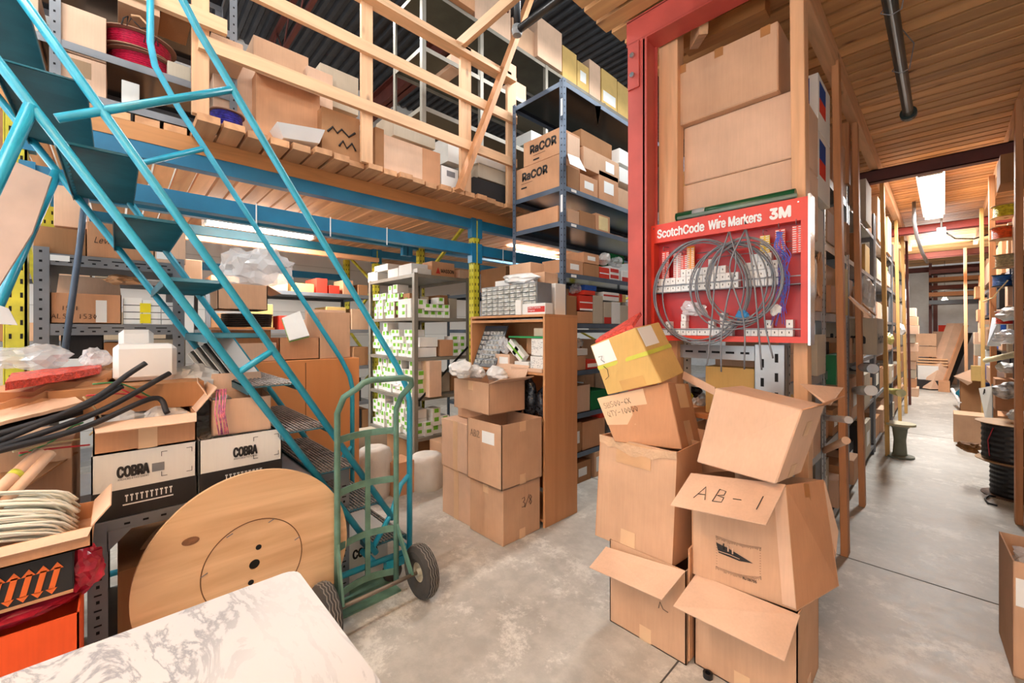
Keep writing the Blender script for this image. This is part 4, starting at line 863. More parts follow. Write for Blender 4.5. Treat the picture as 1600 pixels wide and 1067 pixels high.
# ================================================================ slotted steel shelving helper
def holes(mb, ax, c, a0, a1, z, n, w_=.02, h=.006):    # row of dark slots on a beam: ax 'y' on plane x=c, 'x' on plane y=c
    for i in range(n):
        t = a0+(a1-a0)*(i+.5)/n
        if ax == 'y': mb.box(c, c+.001, t-w_/2, t+w_/2, z-h/2, z+h/2)
        else: mb.box(t-w_/2, t+w_/2, c-.001, c, z-h/2, z+h/2)
def shelving(name, label, x0, x1, y0, y1, z1, levels, m, group=None, pw=.045, ph=.045, sheet=None, slots=True, posts=None, lipm=None, z0=0):
    """open steel shelving: four angle posts with punched holes, sheet shelves with folded lips; the sides x1 (facing +x) and y0 (facing the camera side) get the holes"""
    e = empty(name, ((x0+x1)/2, (y0+y1)/2, 0), label, 'shelving', group)
    for (x, y, sx, sy) in posts or ((x1, y0, -1, 1), (x0, y0, 1, 1), (x1, y1, -1, -1), (x0, y1, 1, -1)):
        mb = MB(); mb.box(x, x+sx*pw, y, y+sy*.003, z0, z1); mb.box(x, x+sx*.003, y+sy*.003, y+sy*pw, z0, z1); p = mb.build('post', m, e)
        if slots and (x == x1 or y == y0):
            h = MB(); z = z0+.1
            while z < z1-.02:
                if sy > 0: h.box(x+sx*pw*.35, x+sx*pw*.55, y-.0008, y, z, z+.012)
                if sx < 0: h.box(x, x+.0008, y+sy*pw*.35, y+sy*pw*.55, z, z+.012)
                z += .05 if z1 < 3 else .06
            hh = h.build('slot', HOLE, p); hh['kind'] = 'stuff'
    for z in levels:
        mb = MB(); mb.box(x0+.007, x1-.007, y0+.007, y1-.007, z-.004, z); s = mb.build('shelf', sheet or m, e)
        e1 = .004; mb = MB(); mb.box(x1-.003-e1, x1-e1, y0+e1, y1-e1, z-ph, z+.0005); mb.box(x0+e1, x0+.003+e1, y0+e1, y1-e1, z-ph, z+.0005); mb.box(x0+e1+.003, x1-e1-.003, y0+e1, y0+.003+e1, z-ph, z+.0005); mb.box(x0+e1+.003, x1-e1-.003, y1-.003-e1, y1-e1, z-ph, z+.0005)
        mb.build('lip', lipm or m, s)
    return e
def items(rows, Xp=None, Yp=None, group=None):
    """rows: (u0,u1,vt,vb,colour,label[,depth[,kwargs]]) on the plane x=Xp (facing +x) or y=Yp"""
    out = []
    for r in rows:
        u0, u1, vt, vb, c, lb = r[:6]; dep = r[6] if len(r) > 6 else .25; kw = dict(r[7]) if len(r) > 7 else {}
        off = kw.pop('off', 0); zb = kw.pop('zb', None)
        e = list(FX(u0, u1, vt, vb, Xp-off, dep) if Xp is not None else FY(u0, u1, vt, vb, Yp+off, dep))
        if zb is not None: e[4] = zb
        out.append(carton(e, c, lb, kw.pop('cat', 'box'), kw.pop('group', group), kw.pop('name', 'carton'), **kw))
    return out
ST = [('s', .25, .75, .3, .7, PAPER)]
# ---------------------------------------------------------------- grey rack at the left
GX = -3.22
g0, g1 = PX(52, 400, GX).y, PX(288, 400, GX).y
gr = shelving('shelving', 'grey slotted steel shelving behind the upper part of the blue ladder', GX-.5, GX, g0, g1, 1.93, (1.90, 1.53, 1.12, .6), GREY, ph=.06, pw=.055)
mb = MB()
for z in (1.868, 1.498): holes(mb, 'y', GX-.0038, g0+.08, g1-.06, z+.012, 5, .05, .006); holes(mb, 'y', GX-.0038, g0+.06, g1-.05, z-.008, 11, .014, .008)
mb.build('slot', HOLE, gr); PX_ = PX(78, 404, GX+.002); MBbox(GX, GX+.002, PX_.y, PX(109, 404, GX).y, 1.862, 1.892).build('shelf_label', PAPER, gr)
a = items([(136, 240, 352, 386, 'c', 'open topped carton with a cursive printed name on top of the grey shelving at left', .3, dict(zb=1.902)),
  (242, 290, 356, 388, 'b', 'carton with a silver label on top of the grey shelving, right end', .28, dict(zb=1.902, tag_s=[('s', .05, .45, .1, .95, PAPER)])),
  (52, 134, 356, 378, 'd', 'dark flat carton on top of the grey shelving, left end', .3, dict(zb=1.902)),
  (84, 136, 292, 355, 'b', 'tall pale carton standing on the dark flat one above the grey shelving', .26, dict(off=.15)),
  (78, 190, 459, 490, 'c', 'carton marked 1521 ALSO 1530 on the middle grey shelf', .3, dict(zb=1.532, openz=True, flaps=(('-x', .12, 80),), tag_s=[('s', .62, .78, .05, .8, PAPER)])),
  ], Xp=GX-.02)
text(a[0], 'Leviton', (GX-.019, PX(147, 375, GX).y, PX(147, 375, GX).z-.012), EY, EZ, .035, INK, width=.11, shear=.3)
pen(a[4], '1521', (GX-.019, PX(95, 472, GX).y, 1.605), EY, EZ, .022, r=.0012); pen(a[4], 'ALSO 1530', (GX-.019, PX(80, 484, GX).y, 1.56), EY, EZ, .024, r=.0013, adv=.8)
# binders of white paper with yellow labels
for k, (u0, u1) in enumerate(((193, 222), (223, 252), (253, 276))):
    p = tag(MB().build('paper_stack', PAPER) if 0 else MBbox(GX-.3, GX-.03, PX(u0, 460, GX).y, PX(u1, 460, GX).y, 1.532, 1.685-.01*k).build('paper_stack', PAPER), ('stack of white flat boxes left of the yellow labels on the grey shelf', 'stack of white flat boxes with two yellow labels on the grey shelf', 'stack of white flat boxes at the right end of the grey shelf')[k], 'paper stack')
    for z in (1.56, 1.60, 1.64): MBbox(GX-.03, GX-.029, PX(u0, 460, GX).y, PX(u1, 460, GX).y, z, z+.004).build('gap_line', INK, p)
    if k == 1:
        for z in (1.538, 1.6): MBbox(GX-.029, GX-.027, PX(219, 460, GX).y, PX(236, 460, GX).y, z, z+.055).build('yellow_label', mat('yellow_label', (240, 222, 20), .5), p)
tag(blob('kraft_bundle', PX(190, 438, GX-.1), .06, .07, .03, KRAFT, 3, .3), 'crumpled kraft paper on the open carton of the middle grey shelf', 'paper')
tag(MB().tube([PX(135, 292, -3.16), PX(125, 380, -3.16), PX(99, 565, -3.16)], .014, 8).build('steel_pipe', GREYB), 'dark grey pipe leaning upright in front of the grey shelving', 'pipe')
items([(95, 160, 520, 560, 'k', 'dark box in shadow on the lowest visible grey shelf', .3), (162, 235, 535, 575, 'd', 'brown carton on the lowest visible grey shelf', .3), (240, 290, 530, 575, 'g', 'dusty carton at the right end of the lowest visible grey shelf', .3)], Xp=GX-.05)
# beige sheet at the left edge
bs = MB(); slab_quad(bs, PX(-60, 220, -2.75), PX(-70, 560, -2.75), PX(52, 365, -2.75), PX(82, 279, -2.75), .03); tag(bs.build('foam_sheet', mat('beige_foam', (206, 184, 170), .8, vary=.06)), 'beige foam sheet leaning behind the rear legs of the ladder at the left edge', 'foam sheet')
wr = MB(); slab_quad(wr, PX(-20, 470, -2.9), PX(-20, 505, -2.9), PX(28, 508, -2.9), PX(14, 482, -2.9), .01); tag(wr.build('leaflet', PAPER), 'white leaflet with a pink edge at the left picture edge', 'leaflet')
# ---------------------------------------------------------------- grey slotted bench with the printed white boxes
BX = -2.3; BZ = .735
bn = empty('slotted_bench', (BX-.3, .4, 0), 'grey slotted angle bench carrying the two black and white printed boxes', 'bench')
for x, y in ((BX, -.085), (BX-.6, -.085), (BX, .88), (BX-.6, .88)):
    s = 1 if x == BX else -1
    mb = MB(); mb.box(x-.003*s, x, y, y+.058, 0, BZ-.0); mb.box(x-.045*s, x-.003*s, y, y+.003, 0, BZ); lg = mb.build('leg', GREY, bn)
    if x == BX:
        h = MB(); z = .06
        while z < BZ-.08: h.box(x, x+.001, y+.024, y+.034, z, z+.012); h.box(x, x+.001, y+.018, y+.040, z+.03, z+.036); z += .06
        q = h.build('slot', HOLE, lg); q['kind'] = 'stuff'
mb = MB(); mb.box(BX-.0075, BX-.0045, -.08, .94, BZ-.05, BZ+.0005); mb.box(BX-.595, BX-.0075, -.08, -.077, BZ-.05, BZ); mb.box(BX-.595, BX-.0075, -.077, .94, BZ-.003, BZ); mb.hexa([(BX-.003, -.03, BZ-.12), (BX, -.03, BZ-.12), (BX, -.028, BZ-.12), (BX-.003, -.028, BZ-.12), (BX-.003, -.03, BZ-.04), (BX, -.03, BZ-.04), (BX, .05, BZ-.04), (BX-.003, .05, BZ-.04)])
mb.build('bench_top', GREY, bn); mb = MB(); holes(mb, 'y', BX-.0043, 0, .8, BZ-.025, 14, .018, .008); q = mb.build('slot', HOLE, bn); q['kind'] = 'stuff'
MBbox(BX-.6, BX, -.08, .9, .2, .203).build('lower_shelf', GREY, bn)
for k, (y0, y1) in enumerate(((-.075, .255), (.265, .60))):
    b_ = carton((BX-.36, BX-.01, y0, y1, BZ+.001, BZ+.265), 'w', ('white and black printed box on the grey bench, under the open flat carton', 'second white and black printed box on the grey bench, beside the ladder treads')[k], openz=True)
    MBbox(BX-.01, BX-.0085, y0, y1, BZ+.002, BZ+.115).build('black_band', C['k'], b_)
    text(b_, 'COBRA', (BX-.0085, y0+.075 if k == 0 else y0+.13, BZ+.165), EY, EZ, .042, INK, bold=.03, width=.095)
    text(b_, 'ANCHORS & FASTENERS', (BX-.0085, y0+.075 if k == 0 else y0+.13, BZ+.152), EY, EZ, .008, INK, width=.095)
    mb = MB()
    for i in range(10): yy = y0+.1+i*.0155; mb.box(BX-.0085, BX-.007, yy, yy+.004, BZ+.062, BZ+.088); mb.box(BX-.0085, BX-.007, yy-.003, yy+.007, BZ+.084, BZ+.09)
    mb.build('anchor_print', INKW, b_); MBbox(BX-.0085, BX-.007, y0+.09, y0+.25, BZ+.048, BZ+.053).build('print_line', INKW, b_)
    mb = MB(); ya, yb, za, zb2 = y0+.21, y1-.015, BZ+.14, BZ+.245
    for yy, s in ((ya, 1), (yb, -1)):
        for zz, t in ((za, 1), (zb2, -1)): mb.box(BX-.0085, BX-.0075, yy, yy+s*.02, zz, zz+t*.002); mb.box(BX-.0085, BX-.0075, yy, yy+s*.002, zz, zz+t*.02)
    mb.build('corner_mark', INK, b_)
    if k == 0:
        MBbox(BX-.0085, BX-.0075, y0+.18, y0+.22, BZ+.165, BZ+.2).build('smudge', GREY, b_)
    for j in range(3): tag(blob('plastic_bag', (BX-.18-.03*j, y0+.07+.1*j, BZ+.235), .06, .055, .035, MILK, 60+k*3+j, .25), 'clear bag of anchors inside the printed box %s' % (('under the open flat carton', 'in front of the ladder treads')[k]), 'plastic bag', 'bags in the printed boxes')
oc = carton((-2.80, -2.31, -.07, .255, 1.004, 1.13), 'c', 'open shallow carton of clear bags on top of the first printed box', openz=True, flaps=(('+x', .10, -12), ('+y', .13, 52)), tape='sv')
for j, (x, y, s) in enumerate(((-2.5, .03, .1), (-2.62, .12, .12), (-2.45, .15, .1), (-2.7, 0, .1))): tag(blob('plastic_bag', (x, y, 1.09), s, s*.8, .06, MILK, 70+j, .25), 'milky plastic bag in the open shallow carton', 'plastic bag', 'bags in the open shallow carton')
carton((-2.62, -2.34, .33, .57, 1.003, 1.17), 'b', 'small open carton of coloured wire on the second printed box', openz=True, flaps=(('-y', .1, 60), ('-x', .1, 75)), rot=-.1)
mb = MB(); rnd = random.Random(8)
for i in range(6): y = .345+.007*i; mb.tube([(-2.45, y, 1.2), (-2.34, y-.01, 1.22), (-2.28, y-.02+rnd.uniform(-.01, .01), 1.12), (-2.28, y-.01, 1.02)], .003, 5)
tag(mb.build('wire_bundle', mat('pink_wire', (206, 110, 120), .4, vary=.4, scale=60, dark=(120, 60, 120))), 'bundle of pink wires drooping out of the small open carton', 'wire bundle')
carton((-2.9, -2.4, -.75, -.12, 0, .55), 'd', 'added dark brown carton filling the shadow under the packing pile at left')  # filler cartons added so the hollow under the pile reads as shadow
carton((-2.88, -2.38, -.78, -.13, .552, 1.05), 'a', 'upper added filler carton under the foam tubes and kraft paper at left')
# pile of packing material
def sheet(nm, m, pts, t, label, cat, wav=.0, seed=1, n=10):
    a, b, c, d = pts; mb = MB(); rnd = random.Random(seed); P = []
    for i in range(n+1):
        for j in range(4):
            s, q = i/n, j/3; p = (a*(1-s)+b*s)*(1-q)+(d*(1-s)+c*s)*q; p = p+Vector((0, 0, rnd.uniform(-wav, wav))); P.append(p)
    m_ = len(P); Q = [p-Vector((0, 0, t)) for p in P]; mb.add(P+Q, [(i*4+j, i*4+j+1, i*4+j+5, i*4+j+4) for i in range(n) for j in range(3)]+[(m_+i*4+j, m_+i*4+j+4, m_+i*4+j+5, m_+i*4+j+1) for i in range(n) for j in range(3)]
        + [(i*4+3, i*4+7, m_+i*4+7, m_+i*4+3) for i in range(n)]+[(i*4, m_+i*4, m_+i*4+4, i*4+4) for i in range(n)]+[(n*4+j, n*4+j+1, m_+n*4+j+1, m_+n*4+j) for j in range(3)]+[(j+1, j, m_+j, m_+j+1) for j in range(3)])
    return tag(mb.build(nm, m), label, cat)
pp = PX(10, 592, -2.45); pq = PX(158, 574, -2.75)
sheet('bubble_wrap', mat('red_bubble_wrap', (232, 84, 70), .25, vary=.15, scale=60, bump=.9, bscale=120), [PX(8, 598, -2.3), PX(156, 574, -2.6), PX(160, 568, -2.85), PX(18, 582, -2.6)], .03, 'folded red bubble wrap on top of the kraft paper pile at left', 'bubble wrap', .002, 2)
for k, (v0, v1, x) in enumerate(((612, 590, -2.32), (626, 600, -2.28), (640, 612, -2.24))):
    sheet('kraft_paper', KRAFT, [PX(-60, v0+18, x), PX(175-k*8, v1-8, x-.35), PX(185-k*8, v1-14, x-.55), PX(-60, v0-2, x-.35)], .035, ('topmost', 'middle', 'lowest')[k]+' crumpled kraft paper layer under the red bubble wrap', 'paper', .013, 5+k)
sheet('cardboard_sheet', C['b'], [PX(-50, 672, -2.15), PX(130, 628, -2.35), PX(112, 616, -2.5), PX(-50, 640, -2.4)], .012, 'flat cardboard strip lying on black foam at left', 'cardboard', .002, 3)
sheet('black_foam', BLK, [PX(-50, 690, -2.13), PX(130, 640, -2.33), PX(130, 626, -2.48), PX(-50, 660, -2.38)], .02, 'black foam strip under the flat cardboard at left', 'foam', .002, 3)
TUB = mat('black_foam_tube', (38, 38, 42), .55)
for k, (pts, lb) in enumerate(((((-40, 706, -2.12), (135, 630, -2.3), (200, 585, -2.4), (228, 567, -2.42)), 'black foam tube whose open end points up in front of the white foam block'), (((-40, 712, -2.1), (150, 645, -2.3), (265, 583, -2.45)), 'second black foam tube ending at the right of the white foam block'), (((-40, 714, -2.08), (130, 668, -2.24), (240, 622, -2.38), (262, 646, -2.36)), 'black foam tube bending down into the open shallow carton'), (((-40, 690, -2.14), (120, 640, -2.28), (190, 604, -2.4)), 'short black foam tube at the back of the tube bundle'))):
    tag(MB().tube(cr([PX(*p) for p in pts], 8), .011, 10).build('foam_tube', TUB), lb, 'foam tube')
WG = mat('green_wire', (76, 148, 92), .4); WR = mat('red_wire', (208, 62, 72), .4); WY = mat('cream_wire', (214, 192, 150), .5)
for m, pts, lb in ((WG, ((145, 600), (180, 598), (205, 605), (235, 620)), 'green wire crossing the black foam tubes'), (WG, ((30, 712), (80, 690), (110, 668), (130, 660)), 'green wire trailing from the foam tubes at lower left'), (WR, ((135, 618), (190, 615), (235, 622)), 'red wire lying over the black foam tubes'), (WR, ((190, 608), (215, 620), (228, 624)), 'short red wire beside the longer red one'), (WY, ((130, 620), (150, 640), (158, 652)), 'cream wire looping between the black foam tubes'), (WY, ((140, 680), (165, 655), (172, 652)), 'cream wire hanging over the flap of the shallow carton'), (WR, ((30, 708), (90, 700), (140, 695)), 'red and cream wire at the foot of the foam tubes'), (WY, ((20, 706), (70, 694), (125, 686)), 'thin cream wire beside the long cardboard tubes')):
    tag(MB().tube(cr([PX(u, v, -2.22-.0009*u) for u, v in pts], 6), .0035, 6).build('wire', m), lb, 'wire')
for k, (a_, b_) in enumerate((((-40, 800), (62, 706)), ((-20, 812), (78, 708)))):
    p0, p1 = PX(*a_, -2.02), PX(*b_, -2.2); o = tag(MB().tube([p0, p1], .018, 12).build('cardboard_tube', C['b']), ('upper long cardboard tube with yellow tape at left', 'lower long cardboard tube beside the taped one')[k], 'cardboard tube')
    if not k: MB().tube([p0.lerp(p1, .55), p0.lerp(p1, .62)], .019, 12).build('tape', mat('lime_tape', (206, 208, 70), .4), o)
sheet('cardboard_sheet', C['d'], [PX(-30, 815, -2.1), PX(40, 760, -2.15), PX(122, 705, -2.45), PX(-30, 740, -2.4)], .006, 'brown cardboard sheet sloping under the long cardboard tubes', 'cardboard', .003, 3)
# white foam block
p = PX(230, 575, -2.62); wf = tag(MBbox(-2.85, -2.6, PX(176, 575, -2.6).y, PX(277, 575, -2.6).y, 1.26, 1.43).build('foam_block', WHITE, bev=.02), 'white rounded foam block standing behind the black foam tubes', 'foam block')
tag(MBbox(-2.95, -2.87, PX(185, 540, -2.9).y, PX(240, 540, -2.9).y, 1.3, 1.50).build('foam_block', WHITE, bev=.02), 'smaller white foam piece behind the rounded foam block', 'foam block')
carton((-2.95, -2.45, -.2, .3, 1.14, 1.255), 'd', 'dark carton under the white foam block', name='carton')
# magazines sliding
rnd = random.Random(12)
for k in range(9):
    a0 = PX(292+k*5, 553-k*3, -2.85); b0 = PX(352+k*4, 628-k*4, -2.7)
    mb = MB(); d_ = b0-a0; sd = Vector((-.10, .09, .02)); slab_quad(mb, a0, b0, b0+sd, a0+sd+Vector((0, 0, rnd.uniform(-.01, .02))), .004)
    tag(mb.build('magazine', mat('dark_cover', (92, 88, 84), .5, vary=.4, scale=18) if k % 2 else PAPER), 'magazine in the grey fan sliding down behind the small wire carton', 'magazine', 'fan of sliding magazines')
carton((-3.05, -2.68, .28, .62, .74, 1.2), 'g', 'dusty carton under the fan of magazines')
for j, (u, v, s) in enumerate(((300, 600, .13), (340, 625, .12), (320, 650, .1), (265, 590, .09))): tag(blob('plastic_bag', PX(u, v, -2.72), s, s, s*.7, MILK, 90+j, .25), ('milky bag highest behind the shallow carton', 'milky bag below the fan of magazines', 'milky bag lowest, between the printed boxes', 'milky bag right beside the white foam block')[j], 'plastic bag')
tag(blob('plastic_bag', PX(55, 560, -2.9), .13, .12, .06, CLEAR, 15, .3), 'clear crinkled bag behind the red bubble wrap', 'plastic bag')
tag(blob('plastic_bag', PX(148, 560, -2.8), .06, .05, .05, CLEAR, 16, .3), 'small clear bag right of the red bubble wrap', 'plastic bag')
# pale cables in a carton
wc = carton((-2.215, -1.93, -.66, -.06, .79, .855), 'c', 'torn open carton full of pale cable at the left edge', openz=True, flaps=(('+y', .07, 50), ('+x', .03, -45)))
mb = MB(); rnd = random.Random(21)
for i in range(170):
    q = i/170; x0 = -1.96-rnd.random()*.21; z = .82+rnd.random()*.15*(1-abs(x0+2.06)/.2)
    y1 = -.10-rnd.random()*.05
    sk = rnd.uniform(-.05, .05); mb.tube(cr([(x0+.05+sk, -1.0, z-.03), (x0+.03+sk*.5, -.6, z+.03), (x0+.0, -.35, z+.045+rnd.uniform(-.008, .008)), (x0-.015, y1-.05, z+.01), (x0-.04, y1, z-.04)], 3), .0046, 5)
tag(mb.build('cable_bundle', mat('pale_cable', (228, 226, 210), .4, vary=.04)), 'thick bundle of pale cable filling the torn carton at the left edge', 'cable bundle')
zb_ = carton((-2.215, -1.975, -.66, -.105, .64, .785), 'k', 'black box with an orange zigzag pattern under the pale cable')
mb = MB(); y = -.64
while y < -.13:
    mb.add([(-1.973, y, .67), (-1.973, y+.014, .67), (-1.973, y+.028, .735), (-1.973, y+.014, .735)], [(0, 1, 2, 3)])
    mb.add([(-1.973, y+.004, .73), (-1.973, y+.034, .73), (-1.973, y+.02, .752)], [(0, 1, 2)]); mb.add([(-1.973, y-.006, .672), (-1.973, y+.008, .654), (-1.973, y+.02, .672)], [(0, 1, 2)]); y += .03
mb.build('zigzag_print', mat('orange_print', (236, 110, 40), .6), zb_)
MBbox(-1.9745, -1.973, -.66, -.105, .64, .650).build('print_edge', C['c'], zb_)
PINK = mat('pink_red_film', (204, 44, 66), .18, vary=.25, scale=16, bump=.6, bscale=14)
tag(blob('plastic_film', (-2.08, -.34, .60), .12, .24, .04, PINK, 33, .3), 'glossy pinkish red plastic film bulging out of the orange box', 'plastic film')
tag(blob('plastic_film', (-2.06, -.085, .68), .05, .045, .075, PINK, 34, .3), 'lobe of pinkish red film at the right of the zigzag box', 'plastic film')
ob = carton((-2.215, -1.935, -.66, -.09, 0, .585), 'o', 'bright orange carton in the lower left corner', openz=True)
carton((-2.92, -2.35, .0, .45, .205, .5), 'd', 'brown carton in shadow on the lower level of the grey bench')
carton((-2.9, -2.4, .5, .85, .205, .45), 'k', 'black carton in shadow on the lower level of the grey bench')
p_ = PX(560, 870, -2.35); carton((-2.75, -2.4, .93, 1.22, 0, .27), 'w', 'white printed box on the floor behind the hand truck')
text(bpy.data.objects[[o.name for o in COL.objects if o.name.startswith('storage_box')][-1]], 'COBRA', (-2.398, 1.0, .15), EY, EZ, .05, INK, bold=.03, width=.15)
# ---------------------------------------------------------------- big orange sheet crate behind the ladder and what stands on it
cr = tag(MBbox(-3.75, -3.2, .42, 1.385, 0, 1.28).build('crate', PLYO, bev=.004), 'large orange brown crate standing behind the lower ladder treads', 'crate')
MBbox(-3.2, -3.199, .985, .990, .02, 1.26).build('seam', mat('saw_line', (110, 74, 44), .8), cr)
it = items([(500, 547, 488, 558, 'a', 'closed carton at the right end of the orange crate top', .3, dict(zb=1.282, tape='sh')), (436, 499, 528, 558, 'c', 'low open carton holding a white book on the orange crate', .3, dict(zb=1.282, openz=True)),
   (372, 432, 536, 558, 'b', 'low carton on the orange crate behind the ladder', .3, dict(zb=1.282)), (340, 418, 444, 484, 'a', 'open carton with folded flaps above the stack of black sheets', .3, dict(openz=True, flaps=(('+y', .1, -30), ('-y', .1, -20)))),
   (486, 540, 484, 530, 'b', 'flat sided carton behind the closed one on the crate', .15, dict(off=.25))], Xp=-3.24)
tb_ = tag(MBbox(-3.6, -3.2, PX(335, 500, -3.22).y, PX(428, 500, -3.22).y, 1.50, 1.515).build('board', PLYO), 'thin board carrying the stack of black sheets behind the ladder', 'board')
carton((-3.6, -3.25, PX(345, 500, -3.22).y, PX(425, 500, -3.22).y, 1.37, 1.498), 'd', 'dark carton supporting the thin board')
for k in range(7): tag(MB().lathe([(.05, 0), (.15, 0), (.155, .006), (.15, .012), (.05, .012)], None, (-3.40+.006*k, PX(385, 500, -3.4).y, 1.518+k*.013), 32).build('cable_coil', BLK), 'flat coil of black cable in the stack behind the ladder', 'cable coil', 'flat black coils behind the ladder')
bk = MB(); p0, p1, p2, p3 = PX(452, 534, -3.2), PX(483, 526, -3.2), PX(468, 488, -3.3), PX(440, 499, -3.3); slab_quad(bk, p0, p1, p2, p3, .02); bk = tag(bk.build('book', PAPER), 'white book with a blue band and green edge leaning in the low open carton', 'book')
slab_quad(MB(), p3.lerp(p0, .1)+Vector((.006, 0, .0)), p2.lerp(p1, .1)+Vector((.006, 0, 0)), p2.lerp(p1, .3)+Vector((.006, 0, 0)), p3.lerp(p0, .3)+Vector((.006, 0, 0)), .002).build('blue_band', C['u'], bk)
for a_, b_ in ((p0, p3), (p0, p1)): MB().tube([a_+Vector((.004, 0, 0)), b_+Vector((.004, 0, 0))], .003, 4).build('green_edge', mat('lime_green', (130, 200, 70), .5), bk)
for j, (u, v, s, m, lb) in enumerate(((415, 415, .22, CLEAR, 'large clear film sheet standing above the open carton under the tube light'), (385, 425, .2, CLEAR, 'clear plastic bag puffed up left of the large clear film'), (355, 455, .12, MILK, 'white bag at the edge of the open carton under the deck'))): tag(blob('plastic_bag', PX(u, v, -3.6-.05*j), s*.3, s*.9, s*.7, m, 120+j, .3), lb, 'plastic bag')
# ================================================================ taupe shelving with the green labelled boxes
ux0, ux1, uy0, uy1 = -4.9, -3.82, 2.24, 2.96
us = shelving('shelving', 'taupe steel shelving full of small white boxes with green labels', ux0, ux1, uy0, uy1, 2.10, (2.09, 1.63, 1.20, .78, .35), GREYT, slots=False, ph=.035)
MB().bar((ux1+.004, uy0+.05, .75), (ux1+.004, uy1-.02, 1.30), .025, .004, (1, 0, 0)).build('diagonal_brace', BLK, us)
GRN = mat('green_label', (120, 190, 50), .5); protoS = {}
rnd = random.Random(31)
def greenbox(face, a, z, depth_off, w_, h, level, gap=0):
    key = (face, round(w_, 3), round(h, 3))
    if face == 's': x1 = ux1-.03-depth_off; loc = (x1, a, z)
    else: x1 = a; loc = (a, uy0+.03+depth_off, z)
    if key not in protoS:
        if face == 's': o = MBbox(x1-.14, x1, a, a+w_-.004, z, z+h-.003).build('small_box', C['w'])
        else: o = MBbox(a, a+w_-.004, loc[1], loc[1]+.14, z, z+h-.003).build('small_box', C['w'])
        if face == 's': MBbox(x1, x1+.001, a+w_*.2, a+w_*.75, z+h*.45, z+h*.92).build('green_label', GRN, o)
        else: MBbox(a+w_*.2, a+w_*.75, loc[1]-.001, loc[1], z+h*.45, z+h*.92).build('green_label', GRN, o)
        protoS[key] = (o, loc); c = o
    else:
        o, l0 = protoS[key]; c = dup(o, Vector(loc)-Vector(l0))
    lb = 'small green labelled white box, %s of the taupe shelving, %s side' % (level, 'aisle' if face == 's' else 'ladder')
    tag(c, lb, 'box', 'green labelled boxes, %s, %s side' % (level, 'aisle' if face == 's' else 'ladder'))
names = {1.63: 'second shelf', 1.20: 'third shelf', .78: 'fourth shelf', .35: 'lowest shelf', 2.09: 'top'}
for z0, (sr, lr) in {1.63: ((.01, .72), (.0, .80)), 1.20: ((.72, .99), (.0, .98)), .78: ((.0, .45), (.0, .95)), .35: ((.02, .72), (.0, .98))}.items():
    for face, (r0, r1), L0, L in (('s', sr, uy0+.05, uy1-uy0-.08), ('f', lr, ux0+.05, ux1-ux0-.08)):
        a = L0+r0*L; end = L0+r1*L
        while a < end-.06:
            w_ = rnd.choice((.085, .105)); h = rnd.choice((.075, .095)); n = rnd.randint(2, 3) if face == 's' else rnd.choice((3, 4, 4))
            if z0+n*h > z0+.38: n -= 1
            for k in range(n): greenbox(face, a, z0+.002+k*h, rnd.choice((0, .015, .03)), w_, h, names[z0])
            a += w_
P3 = lambda *a, **k: carton(*a, **k)
it = items([(675, 710, 410, 436, 'c', 'brown carton with a red triangle logo on top of the taupe shelving', .2, dict(zb=2.092)), (718, 733, 422, 440, 'b', 'small open carton at the right end on top of the taupe shelving', .15, dict(zb=2.092)),
   (652, 674, 420, 431, 'w', 'white box right of the corner post on top of the taupe shelving', .2, dict(zb=2.092)),
   (688, 708, 531, 553, 'c', 'orange carton on the third shelf of the taupe shelving', .2, dict(zb=1.203)), (650, 682, 543, 553, 'w', 'flat white box on the third shelf of the taupe shelving', .2, dict(zb=1.203)), (656, 684, 527, 542, 'w', 'white box lying on the flat white one on the third shelf', .15, {}),
   (671, 690, 564, 603, 'b', 'tall brown carton jutting from the fourth shelf of the taupe shelving', .2, dict(zb=.783, off=-.12, tape='fv')), ], Xp=-3.86)
text(it[0], 'MASSON', (-3.858, PX(689, 424, -3.86).y, PX(689, 426, -3.86).z), EY, EZ, .04, INK, bold=.02, width=.17)
q = PX(681, 427, -3.858); MB().add([q, q+Vector((0, .06, 0)), q+Vector((0, .03, .07))], [(0, 1, 2)]).build('triangle_logo', INKR, it[0])
it = items([(575, 590, 425, 437, 'w', 'lower white box at the ladder end on top of the taupe shelving', .3, dict(zb=2.092)), (585, 606, 414, 424, 'w', 'white box with a torn green corner on top of the taupe shelving', .3, {}), (606, 622, 420, 434, 'w', 'middle white box on top of the taupe shelving, ladder side', .3, dict(zb=2.092)), (623, 643, 413, 430, 'w', 'long white box beside the corner post on top of the taupe shelving', .3, dict(zb=2.092)),
   (622, 642, 467, 492, 'w', 'plain white box next to the corner post on the second shelf', .2, dict(zb=1.632))], Yp=uy0+.04)
tag(blob('plastic_bag', (-4.45, uy0+.12, 1.30), .17, .1, .13, CLEAR, 41, .25), 'clear bag on the third shelf of the taupe shelving, ladder side', 'plastic bag')
tag(blob('plastic_bag', (ux1-.12, uy0+.2, .85), .1, .12, .07, MILK, 42, .3), 'crumpled milky bag on the fourth shelf of the taupe shelving', 'plastic bag')
tag(blob('plastic_bag', (-4.3, uy0+.12, .86), .16, .1, .06, MILK, 43, .3), 'milky bag on the fourth shelf of the taupe shelving, ladder side', 'plastic bag')
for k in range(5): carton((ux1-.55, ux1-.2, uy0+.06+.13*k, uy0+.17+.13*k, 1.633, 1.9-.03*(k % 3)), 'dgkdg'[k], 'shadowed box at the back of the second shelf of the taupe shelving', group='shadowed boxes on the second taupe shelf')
for k in range(5): carton((ux1-.5, ux1-.16, uy0+.06+.13*k, uy0+.17+.13*k, .783, 1.0-.03*(k % 3)), 'kdkgd'[k], 'shadowed box at the back of the fourth shelf of the taupe shelving', group='shadowed boxes on the fourth taupe shelf')
